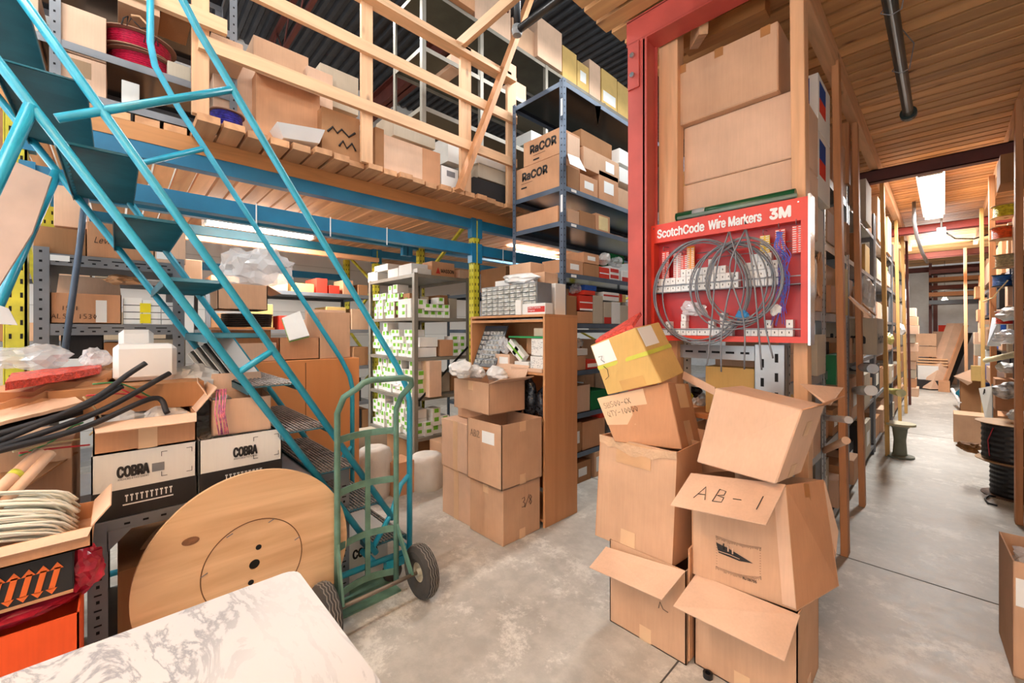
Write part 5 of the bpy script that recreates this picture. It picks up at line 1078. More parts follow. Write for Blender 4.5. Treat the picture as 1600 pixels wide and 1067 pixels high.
# sacks on the floor
SACK = mat('woven_sack', (216, 212, 204), .7, vary=.06, bump=.5, bscale=30)
def sack(u, v, d, r, h, label, seed):
    p = PD(u, v, d); rnd = random.Random(seed); mb = MB(); n = 24; prof = [(r*.96, 0), (r*1.04, h*.1), (r*1.05, h*.45), (r*1.0, h*.8), (r*.9, h*.95), (r*.6, h*1.0), (r*.3, h*.97), (0, h*.95)]
    for i, (rr, hh) in enumerate(prof):
        for k in range(n): t = 2*math.pi*k/n; q = rr*(1+.035*math.sin(5*t+seed+i*.6)+rnd.uniform(-.012, .012)); mb.v.append(Vector((p.x+q*math.cos(t), p.y+q*math.sin(t), hh)))
    for i in range(len(prof)-1):
        for k in range(n): mb.f.append((i*n+k, i*n+(k+1) % n, (i+1)*n+(k+1) % n, (i+1)*n+k)); mb.smooth.append(True)
    return tag(mb.build('sack', SACK), label, 'sack')
sack(585, 770, 3.75, .15, .44, 'white woven sack on the floor seen through the hand truck', 1)
sack(667, 760, 3.95, .155, .32, 'squat white sack on the floor right of the ladder post', 2)
carton((-3.62, -3.38, 1.78, 1.98, 0, .3), 'c', 'small brown carton on the floor between the two white sacks')
carton((-3.7, -3.2, 2.35, 2.7, 0, .36), 'a', 'wide brown carton on the floor behind the squat white sack')
carton((-4.75, -4.0, 2.3, 2.9, 0, .28), 'd', 'dark carton on the floor under the taupe shelving')
carton((-4.1, -3.75, 1.4, 1.9, 0, .5), 'g', 'grey carton on the floor beyond the orange crate')
# ---------------------------------------------------------------- shelving further back under the deck
bs2 = shelving('shelving', 'grey slotted shelving far back, seen between the ladder and the taupe shelving', -6.6, -5.6, .7, 2.6, 2.0, (1.98, 1.5, 1.0, .5, .12), GREY, slots=False)
rnd = random.Random(77); zn = {1.98: 'top', 1.5: 'second shelf', 1.0: 'third shelf', .5: 'fourth shelf', .12: 'lowest shelf'}
for z in (1.98, 1.5, 1.0, .5, .12):
    y = .75; 
    while y < 2.5:
        w_ = rnd.uniform(.12, .3); h = rnd.uniform(.12, .36) if z < 1.9 else rnd.uniform(.08, .22); cc = rnd.choice('adgckwyr' if z > 1.2 else 'adgckd')
        nm = dict(a='brown', d='dark brown', g='grey', c='orange brown', k='black', w='white', y='yellowish', r='red')[cc]
        carton((-6.0+rnd.uniform(-.1, .1), -5.62, y, min(y+w_, 2.56), z+.002, z+h), cc, '%s box on the %s of the grey shelving far back under the deck' % (nm, zn[z]), group='%s boxes, %s of the far grey shelving' % (nm, zn[z])); y += w_+rnd.uniform(.01, .08)
bs3 = shelving('shelving', 'grey shelving at the block wall behind the grey rack at left', -6.0, -5.4, -1.6, .5, 2.0, (1.98, 1.4, .9, .3), GREY, slots=False)
for z in (1.98, 1.4, .9):
    y = -1.5
    while y < .4:
        w_ = rnd.uniform(.2, .4); cc = rnd.choice('adcgb'); nm = dict(a='brown', d='dark brown', g='grey', c='orange brown', b='pale brown')[cc]; carton((-5.8, -5.42, y, y+w_, z+.002, z+rnd.uniform(.15, .38)), cc, '%s carton on shelving behind the grey rack at left' % nm, group='%s cartons behind the grey rack at left' % nm); y += w_+.03
# stock right of the taupe unit, beyond the bookcase
sh4 = shelving('shelving', 'dark shelving beyond the bookcase under the right bay of the deck', -4.9, -3.7, 3.4, 6.0, 2.0, (1.98, 1.5, 1.0, .5, .1), GREYB, slots=False)
for z in (1.98, 1.5, 1.0, .5, .1):
    y = 3.45
    while y < 5.9:
        w_ = rnd.uniform(.2, .4); cc = rnd.choice('adcgw'); nm = dict(a='brown', d='dark brown', g='grey', c='orange brown', w='white')[cc]; carton((-4.2, -3.72, y, min(5.95, y+w_), z+.002, z+rnd.uniform(.2, .4)), cc, '%s carton on the dark shelving beyond the bookcase' % nm, group='%s cartons beyond the bookcase' % nm); y += w_+.03

# ================================================================ things in and on the bookcase
BZ0, BZ1 = 1.172, .802; YF = 2.33
top = bzt+.019
# small parts cabinet
c0, c1 = PY(752, 470, YF+.02).x, PY(838, 470, YF+.02).x
dc = empty('parts_cabinet', ((c0+c1)/2, YF+.1, top), 'grey small parts cabinet with rows of clear drawers on the bookcase', 'parts cabinet')
cz1 = PY(838, 440, YF+.02).z; MBbox(c0, c1, YF+.03, YF+.2, top, cz1).build('body', GREY, dc)
nx, nz = 9, 7; dw = (c1-c0-.01)/nx; dh = (cz1-top-.01)/nz; MIST = mat('cloudy_drawer', (186, 186, 178), .25, vary=.25, scale=30)
for i in range(nx):
    for j in range(nz):
        x = c0+.005+i*dw; z = top+.005+j*dh; d = MBbox(x+.003, x+dw-.003, YF+.018, YF+.03, z+.003, z+dh-.003).build('drawer', MIST, dc); MBbox(x+dw*.25, x+dw*.75, YF+.012, YF+.018, z+.004, z+.010).build('handle', WHITE, d)
carton((PY(853, 450, YF+.25).x, PY(868, 450, YF+.25).x, YF+.25, YF+.38, top, top+.26), 'w', 'tall milky white box beside the small parts cabinet on the bookcase')
rb = carton((-2.33, -2.085, YF+.01, YF+.1, top, top+.085), 'w', 'low white and red box lying on the front right of the bookcase top', tag_s=[('f', .25, .98, .2, .72, INKR)])
text(rb, 'Ideal & Genuine', (-2.26, YF+.0075, top+.045), EX, EZ, .016, INKW, width=.13); text(rb, 'Original', (-2.26, YF+.0075, top+.022), EX, EZ, .016, INKW, width=.07)
carton((-2.40, -2.335, YF-.0, YF+.04, top, top+.12), 'w', 'small white card standing left of the low red and white box')
wt = tag(blob('plastic_bag', ((c0+c1)/2+.08, YF+.12, cz1+.05), .2, .09, .05, MILK, 44, .25), 'white crumpled bag lying on the small parts cabinet', 'plastic bag')
carton((c0-.04, c0+.15, YF+.22, YF+.36, top, top+.33), 'w', 'white box with green and red marks left behind the small parts cabinet', tag_s=[('f', .1, .35, .5, .7, GRN), ('f', .6, .9, .5, .7, INKR)])
carton((PY(796, 400, YF+.22).x, PY(829, 400, YF+.22).x, YF+.22, YF+.39, top, top+.46), 'a', 'square brown carton at the back of the bookcase top', rot=.0)
carton((PY(831, 400, YF+.22).x, PY(851, 400, YF+.22).x, YF+.22, YF+.39, top, top+.36), 'a', 'lower brown carton at the back of the bookcase top')
# upper compartment
bl = empty('blister_board', (bx0+.14, YF+.08, BZ0), 'grey blister packed assortment board leaning in the bookcase at left', 'blister board')
slab_quad(MB(), (bx0+.03, YF+.01, BZ0), (bx0+.33, YF+.01, BZ0), (bx0+.36, YF+.14, BZ0+.36), (bx0+.06, YF+.14, BZ0+.36), .01).build('board', mat('slate_board', (70, 78, 84), .3), bl)
mb = MB()
for i in range(6):
    for j in range(7): x = bx0+.05+i*.045+j*.003; z = BZ0+.03+j*.042; y = YF+.01+.13*(z-BZ0)/.36; mb.box(x, x+.036, y-.012, y, z, z+.03)
mb.build('blister', mat('clear_blister', (190, 192, 188), .15, vary=.3, scale=60), bl); MBbox(bx0+.06, bx0+.35, YF+.125, YF+.13, BZ0+.32, BZ0+.35).build('blue_header', C['u'], bl)
for k, (x0, x1, z0, z1, cc, lb) in enumerate(((-2.26, -2.11, .005, .12, 'w', 'lower white patterned box at the right of the bookcase shelf'), (-2.25, -2.11, .125, .26, 'w', 'upper white patterned box at the right of the bookcase shelf'), (-2.44, -2.28, .005, .07, 'w', 'flat white box in front of the patterned boxes'), (-2.68, -2.50, .005, .12, 'b', 'small kraft box with a white sticker in the bookcase'), (-2.40, -2.27, .13, .26, 'c', 'orange carton behind the tilted green edged boxes'))):
    o = carton((x0, x1, YF+.03+(.1 if k == 4 else 0), YF+.2, BZ0+z0, BZ0+z1), cc, lb, tag_s=[('f', .3, .9, .3, .8, PAPER)] if k == 3 else None)
    if k < 2:
        mb = MB(); rr = random.Random(k)
        for t in range(40): x = rr.uniform(x0+.004, x1-.012); z = BZ0+rr.uniform(z0+.004, z1-.012); mb.bar((x, YF+.029, z), (x+rr.uniform(.004, .010), YF+.029, z+rr.uniform(-.008, .008)), .001, .0025)
        mb.build('dash_pattern', GREY, o)
for k, (x, z) in enumerate(((-2.47, .14), (-2.40, .09))):
    t_ = MB().rbox((x, YF+.06, BZ0+z+.04), .13, .05, .075, ry(.7)); o = tag(t_.build('small_box', C['w']), ('upper tilted white box with green edge in the bookcase', 'lower tilted white box with green edge in the bookcase')[k], 'box'); MB().rbox((x-.0, YF+.033, BZ0+z+.04), .128, .003, .012, ry(.7)).build('green_edge', GRN, o)
tag(MBbox(-2.5, -2.11, YF+.02, YF+.12, BZ0+.262, BZ0+.275).build('green_sheet', mat('green_sheet', (40, 150, 84), .4)), 'green plastic sheet lying on the patterned boxes', 'sheet')
carton((-2.25, -2.12, YF+.06, YF+.2, BZ0+.276, BZ0+.34), 'g', 'small grey cardboard wedge at the top right of the bookcase opening')
tag(MBbox(-2.45, -2.11, YF+.0, YF+.03, BZ0+.0, BZ0+.025).build('cardboard_strip', C['b']), 'flat cardboard strip along the front edge of the bookcase shelf', 'cardboard')
tag(blob('plastic_bag', (-2.60, YF+.07, BZ0+.19), .06, .04, .07, CLEAR, 45, .3), 'clear pouch standing above the kraft box in the bookcase', 'plastic bag')
tag(MB().tube([(-2.66, YF+.0, BZ0+.1), (-2.78, YF-.02, BZ0+.07), (-2.86, YF-.03, BZ0-.02)], .0025, 5).build('wire', BLK), 'thin black wire hanging over the bookcase shelf edge', 'wire')
# lower compartment bags
DKB = mat('dark_parts_bag', (54, 56, 62), .25, vary=.5, scale=50, bump=.8, bscale=25)
for k, (u, s, h) in enumerate(((808, .06, .12), (828, .075, .17), (848, .06, .13))): p = PY(u, 600, YF+.1); tag(blob('plastic_bag', (p.x, YF+.1, BZ1+h*.8), s, .06, h, DKB, 50+k, .16), ('left', 'middle, tallest', 'right')[k]+' clear bag of black parts on the middle bookcase shelf', 'plastic bag')
# ================================================================ tall dark shelving
dx0, dx1, dy0, dy1, dz = -3.13, -2.45, 3.0, 5.6, 3.83
DL = (3.83, 2.85, 2.52, 2.036, 1.56, 1.1, .68, .3)
ds = shelving('shelving', 'tall blue grey steel shelving with black shelves beside the red column', dx0, dx1, dy0, dy1, dz+.02, DL, GREYB, sheet=BLKS, ph=.045, pw=.045)
for z in (2.85, 2.52, 2.036, 1.56): MBbox(dx1, dx1+.001, dy0+.12, dy0+.2, z-.035, z-.01).build('price_label', PAPER, ds)
for z in (3.5, 2.6): MBbox(dx1-.03, dx1-.006, dy0-.001, dy0, z, z+.16).build('post_label', PAPER, ds)
rc = []
for k, (u0, u1, vt, vb, lb) in enumerate(((800, 876, 256, 300, 'orange carton printed with bold square letters, lower of the pair on the dark shelving'), (818, 876, 226, 262, 'orange carton with the same printed letters, upper and set back on the pair'))):
    e = list(FY(u0, u1, vt, vb, dy0+.03+.0*k, .3)); 
    if k == 0: e[4] = 2.853; e[5] = 3.17
    else: e[4] = 3.172; e[5] = 3.42
    o = carton(e, 'c', lb, bev=.003); rc.append(o); x0 = e[0]; wd = e[1]-e[0]
    yy = e[2]-.0015; zt = e[5]
    text(o, 'RaCOR', (x0+(.16 if k == 0 else .10), yy, zt-.14), EX, EZ, .08, INK, bold=.03, width=.34)
    MBbox(x0+.14, x0+.30, yy-.001, yy, zt-.17, zt-.167).build('print_line', INK, o); MBbox(x0+.14, x0+.22, yy-.001, yy, zt-.22, zt-.205).build('print_line', INK, o)
D = items([(887, 905, 262, 300, 'd', 'brown carton right of the corner post on the dark shelving, behind the torn white flap', .3, dict(zb=2.853)), (906, 934, 276, 304, 'c', 'brown carton with a white label, second from the post on the dark shelving', .3, dict(zb=2.853, tag_s=ST)),
  (936, 966, 272, 322, 'c', 'brown carton with two white labels on the dark shelving', .3, dict(zb=2.853, tag_s=ST)), (908, 956, 214, 240, 'd', 'reddish brown carton on top of the dark shelving row', .3, dict(off=.1)), (912, 967, 242, 274, 'a', 'wide carton with a label sheet stacked on the dark shelving row', .3, dict(tag_s=[('s', .6, .85, .3, .8, PAPER)])),
  (887, 906, 212, 246, 'b', 'pale printed carton high beside the corner post', .3, dict(zb=None)), (966, 1000, 300, 332, 'a', 'brown carton at the red column end of the dark shelving', .3, dict(zb=2.853)),(968, 1000, 240, 262, 'w', 'long white box near the red column, upper', .3, {}), (968, 1000, 268, 290, 'w', 'long white box near the red column, lower', .3, {}),
  (887, 905, 328, 352, 'a', 'short carton beside the post on the third dark shelf', .3, dict(zb=2.523)), (906, 930, 332, 356, 'd', 'dark printed carton on the third dark shelf', .3, dict(zb=2.523)), (931, 953, 336, 366, 'c', 'carton with a cream label on the third dark shelf', .3, dict(zb=2.523, tag_s=[('s', .2, .85, .1, .9, mat('cream_label', (226, 206, 150), .6))])),
  (884, 911, 406, 425, 'c', 'carton with a white label next to the post on the fourth dark shelf', .3, dict(zb=2.039, tag_s=ST)), (912, 936, 396, 412, 'c', 'upper carton with a white label on the fourth dark shelf', .3, dict(tag_s=ST)), (912, 936, 413, 431, 'd', 'lower plain carton on the fourth dark shelf', .3, dict(zb=2.039)),
  (937, 952, 418, 438, 'r', 'red box at the left of the red and white pair on the fourth dark shelf', .3, dict(zb=2.039, tag_s=[('s', 0, 1, .4, .5, PAPER)])), (953, 968, 418, 440, 'w', 'white box with two red ovals on the fourth dark shelf', .3, dict(zb=2.039, tag_s=[('s', .05, .9, .12, .4, INKR), ('s', .05, .9, .6, .88, INKR)])), (972, 1000, 425, 442, 'w', 'white box with a red foot near the red column on the fourth dark shelf', .3, dict(zb=2.039, tag_s=[('s', 0, 1, 0, .4, INKR)])), (955, 975, 398, 410, 'n', 'green box behind the crumpled bag on the fourth dark shelf', .3, dict(off=.1)),
  (884, 901, 462, 502, 'd', 'tall open brown carton beside the post on the fifth dark shelf', .3, dict(zb=1.563, openz=True)), (902, 926, 487, 503, 'c', 'brown carton under the red box on the fifth dark shelf', .3, dict(zb=1.563)), (906, 926, 462, 485, 'r', 'bright red box on the brown carton of the fifth dark shelf', .3, dict(tag_s=[('s', 0, 1, .5, .58, PAPER), ('s', 0, 1, 0, .12, PAPER)])), (913, 930, 454, 461, 'r', 'flat red box under the blue one on the fifth dark shelf', .2, {}), (914, 932, 446, 454, 'u', 'flat blue box highest on the fifth dark shelf', .2, {}),
  (927, 942, 462, 504, 'g', 'tall grey beige box with a dot on the fifth dark shelf', .3, dict(zb=1.563)), (943, 967, 457, 470, 'w', 'white box with a dark red stripe, top of its stack on the fifth dark shelf', .3, dict(tag_s=[('s', 0, 1, .5, .7, INKR)])), (944, 955, 472, 505, 'g', 'narrow grey box with a red foot on the fifth dark shelf', .3, dict(zb=1.563, tag_s=[('s', 0, 1, 0, .3, INKR)])), (956, 969, 472, 506, 'w', 'narrow white carton under the striped white box', .3, dict(zb=1.563)), (969, 1000, 478, 507, 'g', 'grey paper wrapped package near the red column on the fifth dark shelf', .3, dict(zb=1.563)), (968, 978, 460, 472, 'y', 'small tan box with a red band near the red column', .2, dict(tag_s=[('s', 0, .4, 0, 1, INKR)])),
  (899, 915, 556, 575, 'c', 'small orange carton in the sixth dark shelf near the plywood panel', .25, dict(zb=1.103)), (900, 918, 545, 555, 'w', 'small white carton with pink film in the sixth dark shelf', .25, {}), (916, 935, 562, 577, 'r', 'red and white box in the sixth dark shelf', .25, dict(zb=1.103, tag_s=[('s', .1, .9, .2, .6, PAPER)])),
  (898, 922, 602, 650, 'b', 'pale carton with a torn top in the seventh dark shelf', .25, dict(zb=.683, openz=True)), (923, 950, 610, 636, 'n', 'green crumpled box in the seventh dark shelf', .25, dict(zb=.683)),
  (898, 908, 660, 710, 'd', 'dark carton with a white label in the lowest dark shelf', .25, dict(zb=.303, tag_s=ST)), (910, 945, 656, 706, 'c', 'large orange brown carton in the lowest dark shelf', .3, dict(zb=.303)),
  (938, 952, 640, 652, 'r', 'red covered book on the large orange brown carton', .2, {})], Xp=dx1-.02)
carton((dx1-.31, dx1-.01, 3.18, 3.45, 0, .2), 'd', 'brown carton with a white label on the floor beyond the plywood panel', tag_s=ST); carton((dx1-.3, dx1+.0, 3.5, 3.8, 0, .25), 'a', 'round shouldered carton with a white sheet on the floor beyond the plywood panel', tag_s=[('s', .1, .5, .2, .8, PAPER)])
slab_quad(MB(), PX(887, 240, dx1+.005), PX(905, 247, dx1+.005), PX(916, 268, dx1+.16), PX(891, 256, dx1+.16), .003).build('flap', C['w'], D[0])
carton((dx0+.03, dx1-.08, dy0+.02, dy0+.3, 2.523, 2.68), 'c', 'long plain orange carton on the third dark shelf, facing the ladder side')
for k, (u, v, s, m, lb) in enumerate(((943, 405, .09, MILK, 'white bag of fittings above the red box on the fourth dark shelf'), (962, 410, .1, CLEAR, 'clear film over the two red ovals box'), (978, 480, .1, MILK, 'grey crumpled package at the red column'), (900, 452, .08, CLEAR, 'clear bag on the tall open carton of the fifth dark shelf'), (903, 535, .07, CLEAR, 'clear bag in the sixth dark shelf near the plywood panel'), (915, 690, .1, MILK, 'white netting bag in the lowest dark shelf'), (934, 620, .06, mat('green_bag', (30, 120, 60), .4, vary=.3), 'green netting bag in the seventh dark shelf'))):
    tag(blob('plastic_bag', PX(u, v, dx1-.12), s*.7, s, s*.7, m, 140+k, .25), lb, 'plastic bag')
tag(MB().add([PX(930, 165, dx1+.01), PX(939, 166, dx1+.01), PX(934, 197, dx1+.01)], [(0, 1, 2), (2, 1, 0)]).build('paper_tag', PAPER), 'small white pointed tag hanging from the top dark shelf', 'tag')
# ================================================================ stock on the mezzanine
MZ = DK+.046
dl = shelving('shelving', 'grey shelving at the left end of the mezzanine holding the red wire reels', -4.1, -3.5, -1.35, .62, 4.2, (4.15, 3.62, 3.17, 2.9), GREY, sheet=BLKS, slots=True, z0=2.85, posts=((-3.5, -.28, -1, 1), (-4.1, -1.35, 1, 1), (-3.5, .62, -1, -1), (-4.1, .62, 1, -1), (-3.5, -1.35, -1, 1)))
X_ = -3.52
K = items([(84, 166, 14, 86, 'b', 'upper pale carton with a faint print at the left end of the mezzanine', .4, dict(tag_s=[])), (84, 166, 88, 152, 'b', 'lower pale carton under the faintly printed one', .4, dict(tag_s=[('s', .3, .7, .5, .9, card('cardboard_print', (170, 140, 110)))])), (14, 60, -30, 60, 'b', 'pale carton at the top left picture corner behind the ladder tread', .4, {}),
  (184, 250, 14, 66, 'a', 'carton with handwritten marks above the red wire reels', .35, dict(zb=3.622)), (252, 300, 22, 82, 'd', 'brown carton behind the upright ladder rail on the mezzanine', .35, dict(zb=3.622)), (262, 298, 100, 150, 'g', 'grey film wrapped package right of the red wire reels', .3, dict(zb=3.173)),
  (190, 218, 128, 150, 'w', 'white card box under the red wire reels', .2, dict(zb=2.903)), (100, 160, 158, 180, 'w', 'white folded packages on the mezzanine edge behind the ladder', .3, {})], Xp=X_)
h_ = [PX(*p, X_+.003) for p in ((190, 38), (193, 28), (200, 25), (198, 40), (205, 28), (212, 36), (220, 44), (228, 44))]; MB().tube(h_, .004, 4).build('pen_mark', INK, K[3]); MB().tube([PX(*p, X_+.003) for p in ((225, 66), (227, 56), (232, 68), (236, 60), (240, 70), (245, 58), (247, 72))], .004, 4).build('pen_mark', INK, K[3])
MB().tube([PX(*p, X_+.02) for p in ((205, 24), (218, 26), (230, 38), (236, 52))], .007, 5).build('cord', KRAFT, K[3])
REDW = mat('red_wire_winding', (190, 28, 66), .35, vary=.25, scale=60, stretch=(1, 1, 8)); BRN = mat('brown_board', (150, 112, 88), .8)
def reel(p, r, h, m, label, name='wire_reel', fl=BRN, M=None, rin=.82, group=None):
    e = empty(name, tuple(p), label, 'wire reel', group)
    MB().lathe([(.02, 0), (r, 0), (r, .006), (.02, .006)], M, p, 36, closed=True).build('flange', fl, e)
    MB().lathe([(.02, 0), (r, 0), (r, .006), (.02, .006)], M, Vector(p)+(M or Matrix.Identity(3))@Vector((0, 0, h)), 36, closed=True).build('flange', fl, e)
    n = 7; pr = []
    for i in range(n): pr += [(r*rin, .006+(h-.006)*i/n), (r*rin+.006, .006+(h-.006)*(i+.5)/n)]
    MB().lathe(pr+[(r*rin, h)], M, p, 36).build('winding', m, e)
    return e
rp_ = PX(222, 130, -3.72); reel((rp_.x, rp_.y, 3.175), .20, .10, REDW, 'lower red wire reel lying on the mezzanine shelf at left'); reel((rp_.x+.01, rp_.y-.02, 3.285), .20, .11, REDW, 'upper red wire reel lying on the mezzanine shelf at left')
bp_ = PX(354, 178, -3.37); reel((bp_.x, bp_.y, MZ), .105, .11, mat('blue_wire_winding', (52, 52, 150), .35, vary=.3, scale=50), 'dark blue wire reel lying on the mezzanine boards behind the first rail post')
B = items([(333, 398, 92, 190, 'b', 'large pale carton behind the first rail post, its face in the light', .5, dict(zb=MZ, off=.22)), (330, 380, 60, 95, 'a', 'carton with a lifted flap behind the lower rail board', .4, {}),
  (396, 482, 72, 116, 'a', 'wide carton lid standing up between the rail boards', .3, dict(off=.3, zb=3.33)), (400, 500, 130, 212, 'c', 'long open carton behind the white tray', .5, dict(zb=MZ, off=.1, flaps=(('+x', .1, -30),))), (503, 562, 176, 246, 'd', 'carton with heavy handwriting behind the second rail post', .4, dict(zb=MZ, off=.0)),
  (500, 560, 110, 170, 'g', 'grey torn carton above the handwritten one', .4, dict(off=.25)), (480, 520, 110, 165, 'b', 'pale upright cardboard piece beside the grey torn carton', .1, dict(off=.15)),
  (600, 660, 220, 272, 'b', 'large light carton right of the second rail post', .4, dict(zb=MZ)), (660, 688, 235, 290, 'c', 'orange side of the carton bound with a wire near the rail brace', .4, dict(zb=MZ)), (615, 680, 185, 222, 'g', 'taped grey carton on the large light carton', .35, dict(off=.1)),
  (690, 716, 262, 300, 'w', 'white electrical box with a vent near the rail brace', .25, dict(zb=MZ, tag_s=[('s', .3, .8, .6, .85, GREY)])), (700, 722, 215, 255, 'w', 'white wrapped package behind the third rail post', .3, dict(off=.2)),
  (745, 790, 240, 262, 'w', 'long white fixture lying behind the diagonal brace', .2, {}), (748, 795, 262, 284, 'g', 'open grey drawer of parts behind the diagonal brace', .3, {}), (740, 790, 284, 312, 'k', 'black metal tray on the deck right of the diagonal brace', .3, dict(zb=MZ)), (586, 600, 200, 262, 'd', 'dark carton in the gap right of the second rail post', .4, dict(zb=MZ))], Xp=-3.3)
MB().tube([PX(*p, -3.295) for p in ((512, 205), (520, 198), (527, 208), (534, 202), (545, 214), (555, 208))], .008, 4).build('pen_mark', INK, B[4]); MB().tube([PX(*p, -3.295) for p in ((530, 228), (536, 220), (542, 232), (550, 224), (556, 236))], .008, 4).build('pen_mark', INK, B[4])
tr = MB().hexa([PX(443, 215, -3.25), PX(499, 224, -3.25), PX(499, 224, -3.25)+Vector((-.2, 0, 0)), PX(443, 215, -3.25)+Vector((-.2, 0, 0)), PX(433, 190, -3.2), PX(508, 203, -3.2), PX(508, 203, -3.2)+Vector((-.3, 0, 0)), PX(433, 190, -3.2)+Vector((-.3, 0, 0))])
tag(tr.build('tray', WHITE), 'white tapered plastic tray lying on the deck edge', 'tray')
# rows of stock further back on the mezzanine
rnd = random.Random(55)
y = -.2
while y < 2.9:
    w_ = rnd.uniform(.3, .55); h = rnd.uniform(.25, .55); cc = rnd.choice('abdcg'); nm = dict(a='brown', d='dark brown', g='grey', c='orange brown', b='pale brown')[cc]
    carton((-4.9, -4.3, y, y+w_, MZ, MZ+h), cc, '%s carton in the second row on the mezzanine' % nm, group='%s cartons, second row on the mezzanine' % nm, rot=rnd.uniform(-.1, .1)); y += w_+.06
mr = shelving('shelving', 'tall grey rack on the mezzanine carrying the row of cartons near the roof', -4.2, -3.6, 2.2, 7.0, 4.98, (4.97, 4.35, 3.75, 3.2), GREYT, slots=False, z0=2.85, sheet=mat('dull_green_sheet', (86, 92, 84), .35, .3), posts=((-3.6, 2.95, -1, 1), (-3.6, 2.2, -1, 1), (-4.2, 2.2, 1, 1), (-3.6, 4.05, -1, 1), (-3.6, 5.4, -1, 1), (-3.6, 6.95, -1, 1), (-4.2, 6.95, 1, -1)))
T = items([(690, 742, -30, 50, 'c', 'large orange carton at the top of the mezzanine rack, left', .5, dict(zb=4.975, off=-.08)), (742, 798, -40, 40, 'b', 'large pale carton next to the orange one on the mezzanine rack', .5, dict(zb=4.975)),
  (800, 838, 40, 70, 'a', 'carton left of the large pale one near the black elbow', .45, dict(zb=4.975)), (840, 878, 38, 90, 'b', 'large pale carton overhanging the mezzanine rack by the roof', .5, dict(zb=4.975, off=-.06)), (879, 901, 78, 112, 'y', 'yellowish carton on the mezzanine rack, left of the stacked pair', .4, dict(zb=4.975)),
  (902, 920, 100, 140, 'y', 'printed yellowish carton on the mezzanine rack, lower left of its pair', .4, dict(zb=4.975, tag_s=ST)), (921, 938, 98, 125, 'b', 'rounded pale carton on the mezzanine rack', .35, dict(zb=4.975)), (940, 964, 115, 160, 'y', 'tall printed carton on the mezzanine rack', .4, dict(zb=4.975, tag_s=[('s', .1, .9, .1, .4, PAPER)])), (965, 1000, 140, 180, 'y', 'yellowish cartons nearest the red column on the mezzanine rack', .4, dict(zb=4.975)),
  (705, 722, 88, 108, 'b', 'open carton flaps seen between the top plate and the upper rail', .3, dict()), (802, 822, 130, 155, 'b', 'small carton on the second level of the mezzanine rack', .3, dict(zb=4.352)), (830, 850, 208, 225, 'w', 'white box on the lowest level of the mezzanine rack', .3, dict())], Xp=-3.62)
carton((-1.28, -1.15, 2.9, 3.2, 2.35, 2.62), 'y', 'yellowish printed box seen between the pine post and the big cartons', tag_s=[('f', .2, .8, .3, .8, PAPER)]); carton((-1.3, -1.1, 3.25, 3.6, 2.2, 2.34), 'y', 'flat yellowish box below the printed one beside the big cartons')
# ================================================================ left aisle rack
AX0, AX1 = -1.15, -.58
bays = ((2.62, 3.55, 'before the first post'), (3.6, 4.6, 'between first and second posts'), (4.65, 6.6, 'between second and third posts'), (6.7, 9.1, 'between third and fourth posts'), (9.2, 12.6, 'beyond the fourth post'))
LV = (.12, .68, 1.2, 1.62, 2.13, 2.62); ln = {.12: 'lowest shelf', .68: 'second shelf', 1.2: 'third shelf', 1.62: 'fourth shelf', 2.13: 'fifth shelf', 2.62: 'top shelf'}
rnd = random.Random(101)
CN = dict(a='brown', b='pale brown', c='orange brown', d='dark brown', g='grey', w='white', k='black', y='yellowish', r='red', n='green', u='blue')
for bi, (y0, y1, where) in enumerate(bays):
    shelving('shelving', 'slotted steel shelving on the left of the aisle %s' % where, AX0, AX1, y0, y1, 2.9 if bi else 1.95, LV if bi else LV[:4], GALV if bi < 2 else GREY, slots=bi < 2, sheet=GREY, ph=.06 if bi < 2 else .04)
    for li, z in enumerate(LV):
        top_ = (LV[li+1]-.1 if li+1 < len(LV) else 3.2)-z; y = y0+.06
        while y < y1-.12:
            w_ = rnd.uniform(.16, .36)+(0, .03, .14, .3, .6)[bi]; w_ = min(w_, y1-.05-y); h = top_*rnd.uniform(.45, .98); cc = rnd.choice('aacddgbwk' if z < 1.5 else 'aabcdgwy')
            out = rnd.uniform(-.03, .05)
            if bi == 0 and z > 1.5 and (z > 2 or y < 2.7): y += w_; continue
            carton((AX1-.4+out, AX1+out-.02, y, y+w_-.01, z+.003, z+h), cc, '%s carton, %s of the left aisle rack, %s' % (CN[cc], ln[z], where), group='%s cartons, %s, left rack %s' % (CN[cc], ln[z], where), tag_s=ST if rnd.random() < .3 else None); y += w_+rnd.uniform(.0, .05)
# named pieces in the left rack
for k, (z0, z1, lb) in enumerate(((2.70, 3.04, 'tall white carton with a blue and red mark beside the tall post'), (2.30, 2.695, 'second marked carton under the blue and red marked one'))):
    o = carton((-.95, -.52, 3.03, 3.4, z0, z1), 'w', lb, tag_s=[('f', .1, .9, .5, .95, C['u']), ('f', .1, .9, .3, .55, C['r']), ('s', .1, .6, .6, .9, C['u']), ('s', .1, .6, .35, .6, C['r'])])
carton((-.93, -.56, 3.03, 3.42, 2.0, 2.29), 'g', 'film wrapped grey brown package above the slotted beam')
up = empty('slotted_upright', (-.66, 2.42, 0), 'bright galvanised slotted upright below the right end of the red cabinet', 'upright')
mb = MB(); mb.box(-.70, -.56, 2.46, 2.463, 0, 1.42); mb.box(-.70, -.697, 2.46, 2.5, 0, 1.42); mb.box(-.563, -.56, 2.46, 2.5, 0, 1.42); mb.build('channel', GALV, up)
mb = MB(); z = .3
while z < 1.35: mb.box(-.67, -.655, 2.458, 2.46, z, z+.045); mb.box(-.605, -.59, 2.458, 2.46, z+.03, z+.075); z += .1
q = mb.build('slot', HOLE, up); q['kind'] = 'stuff'
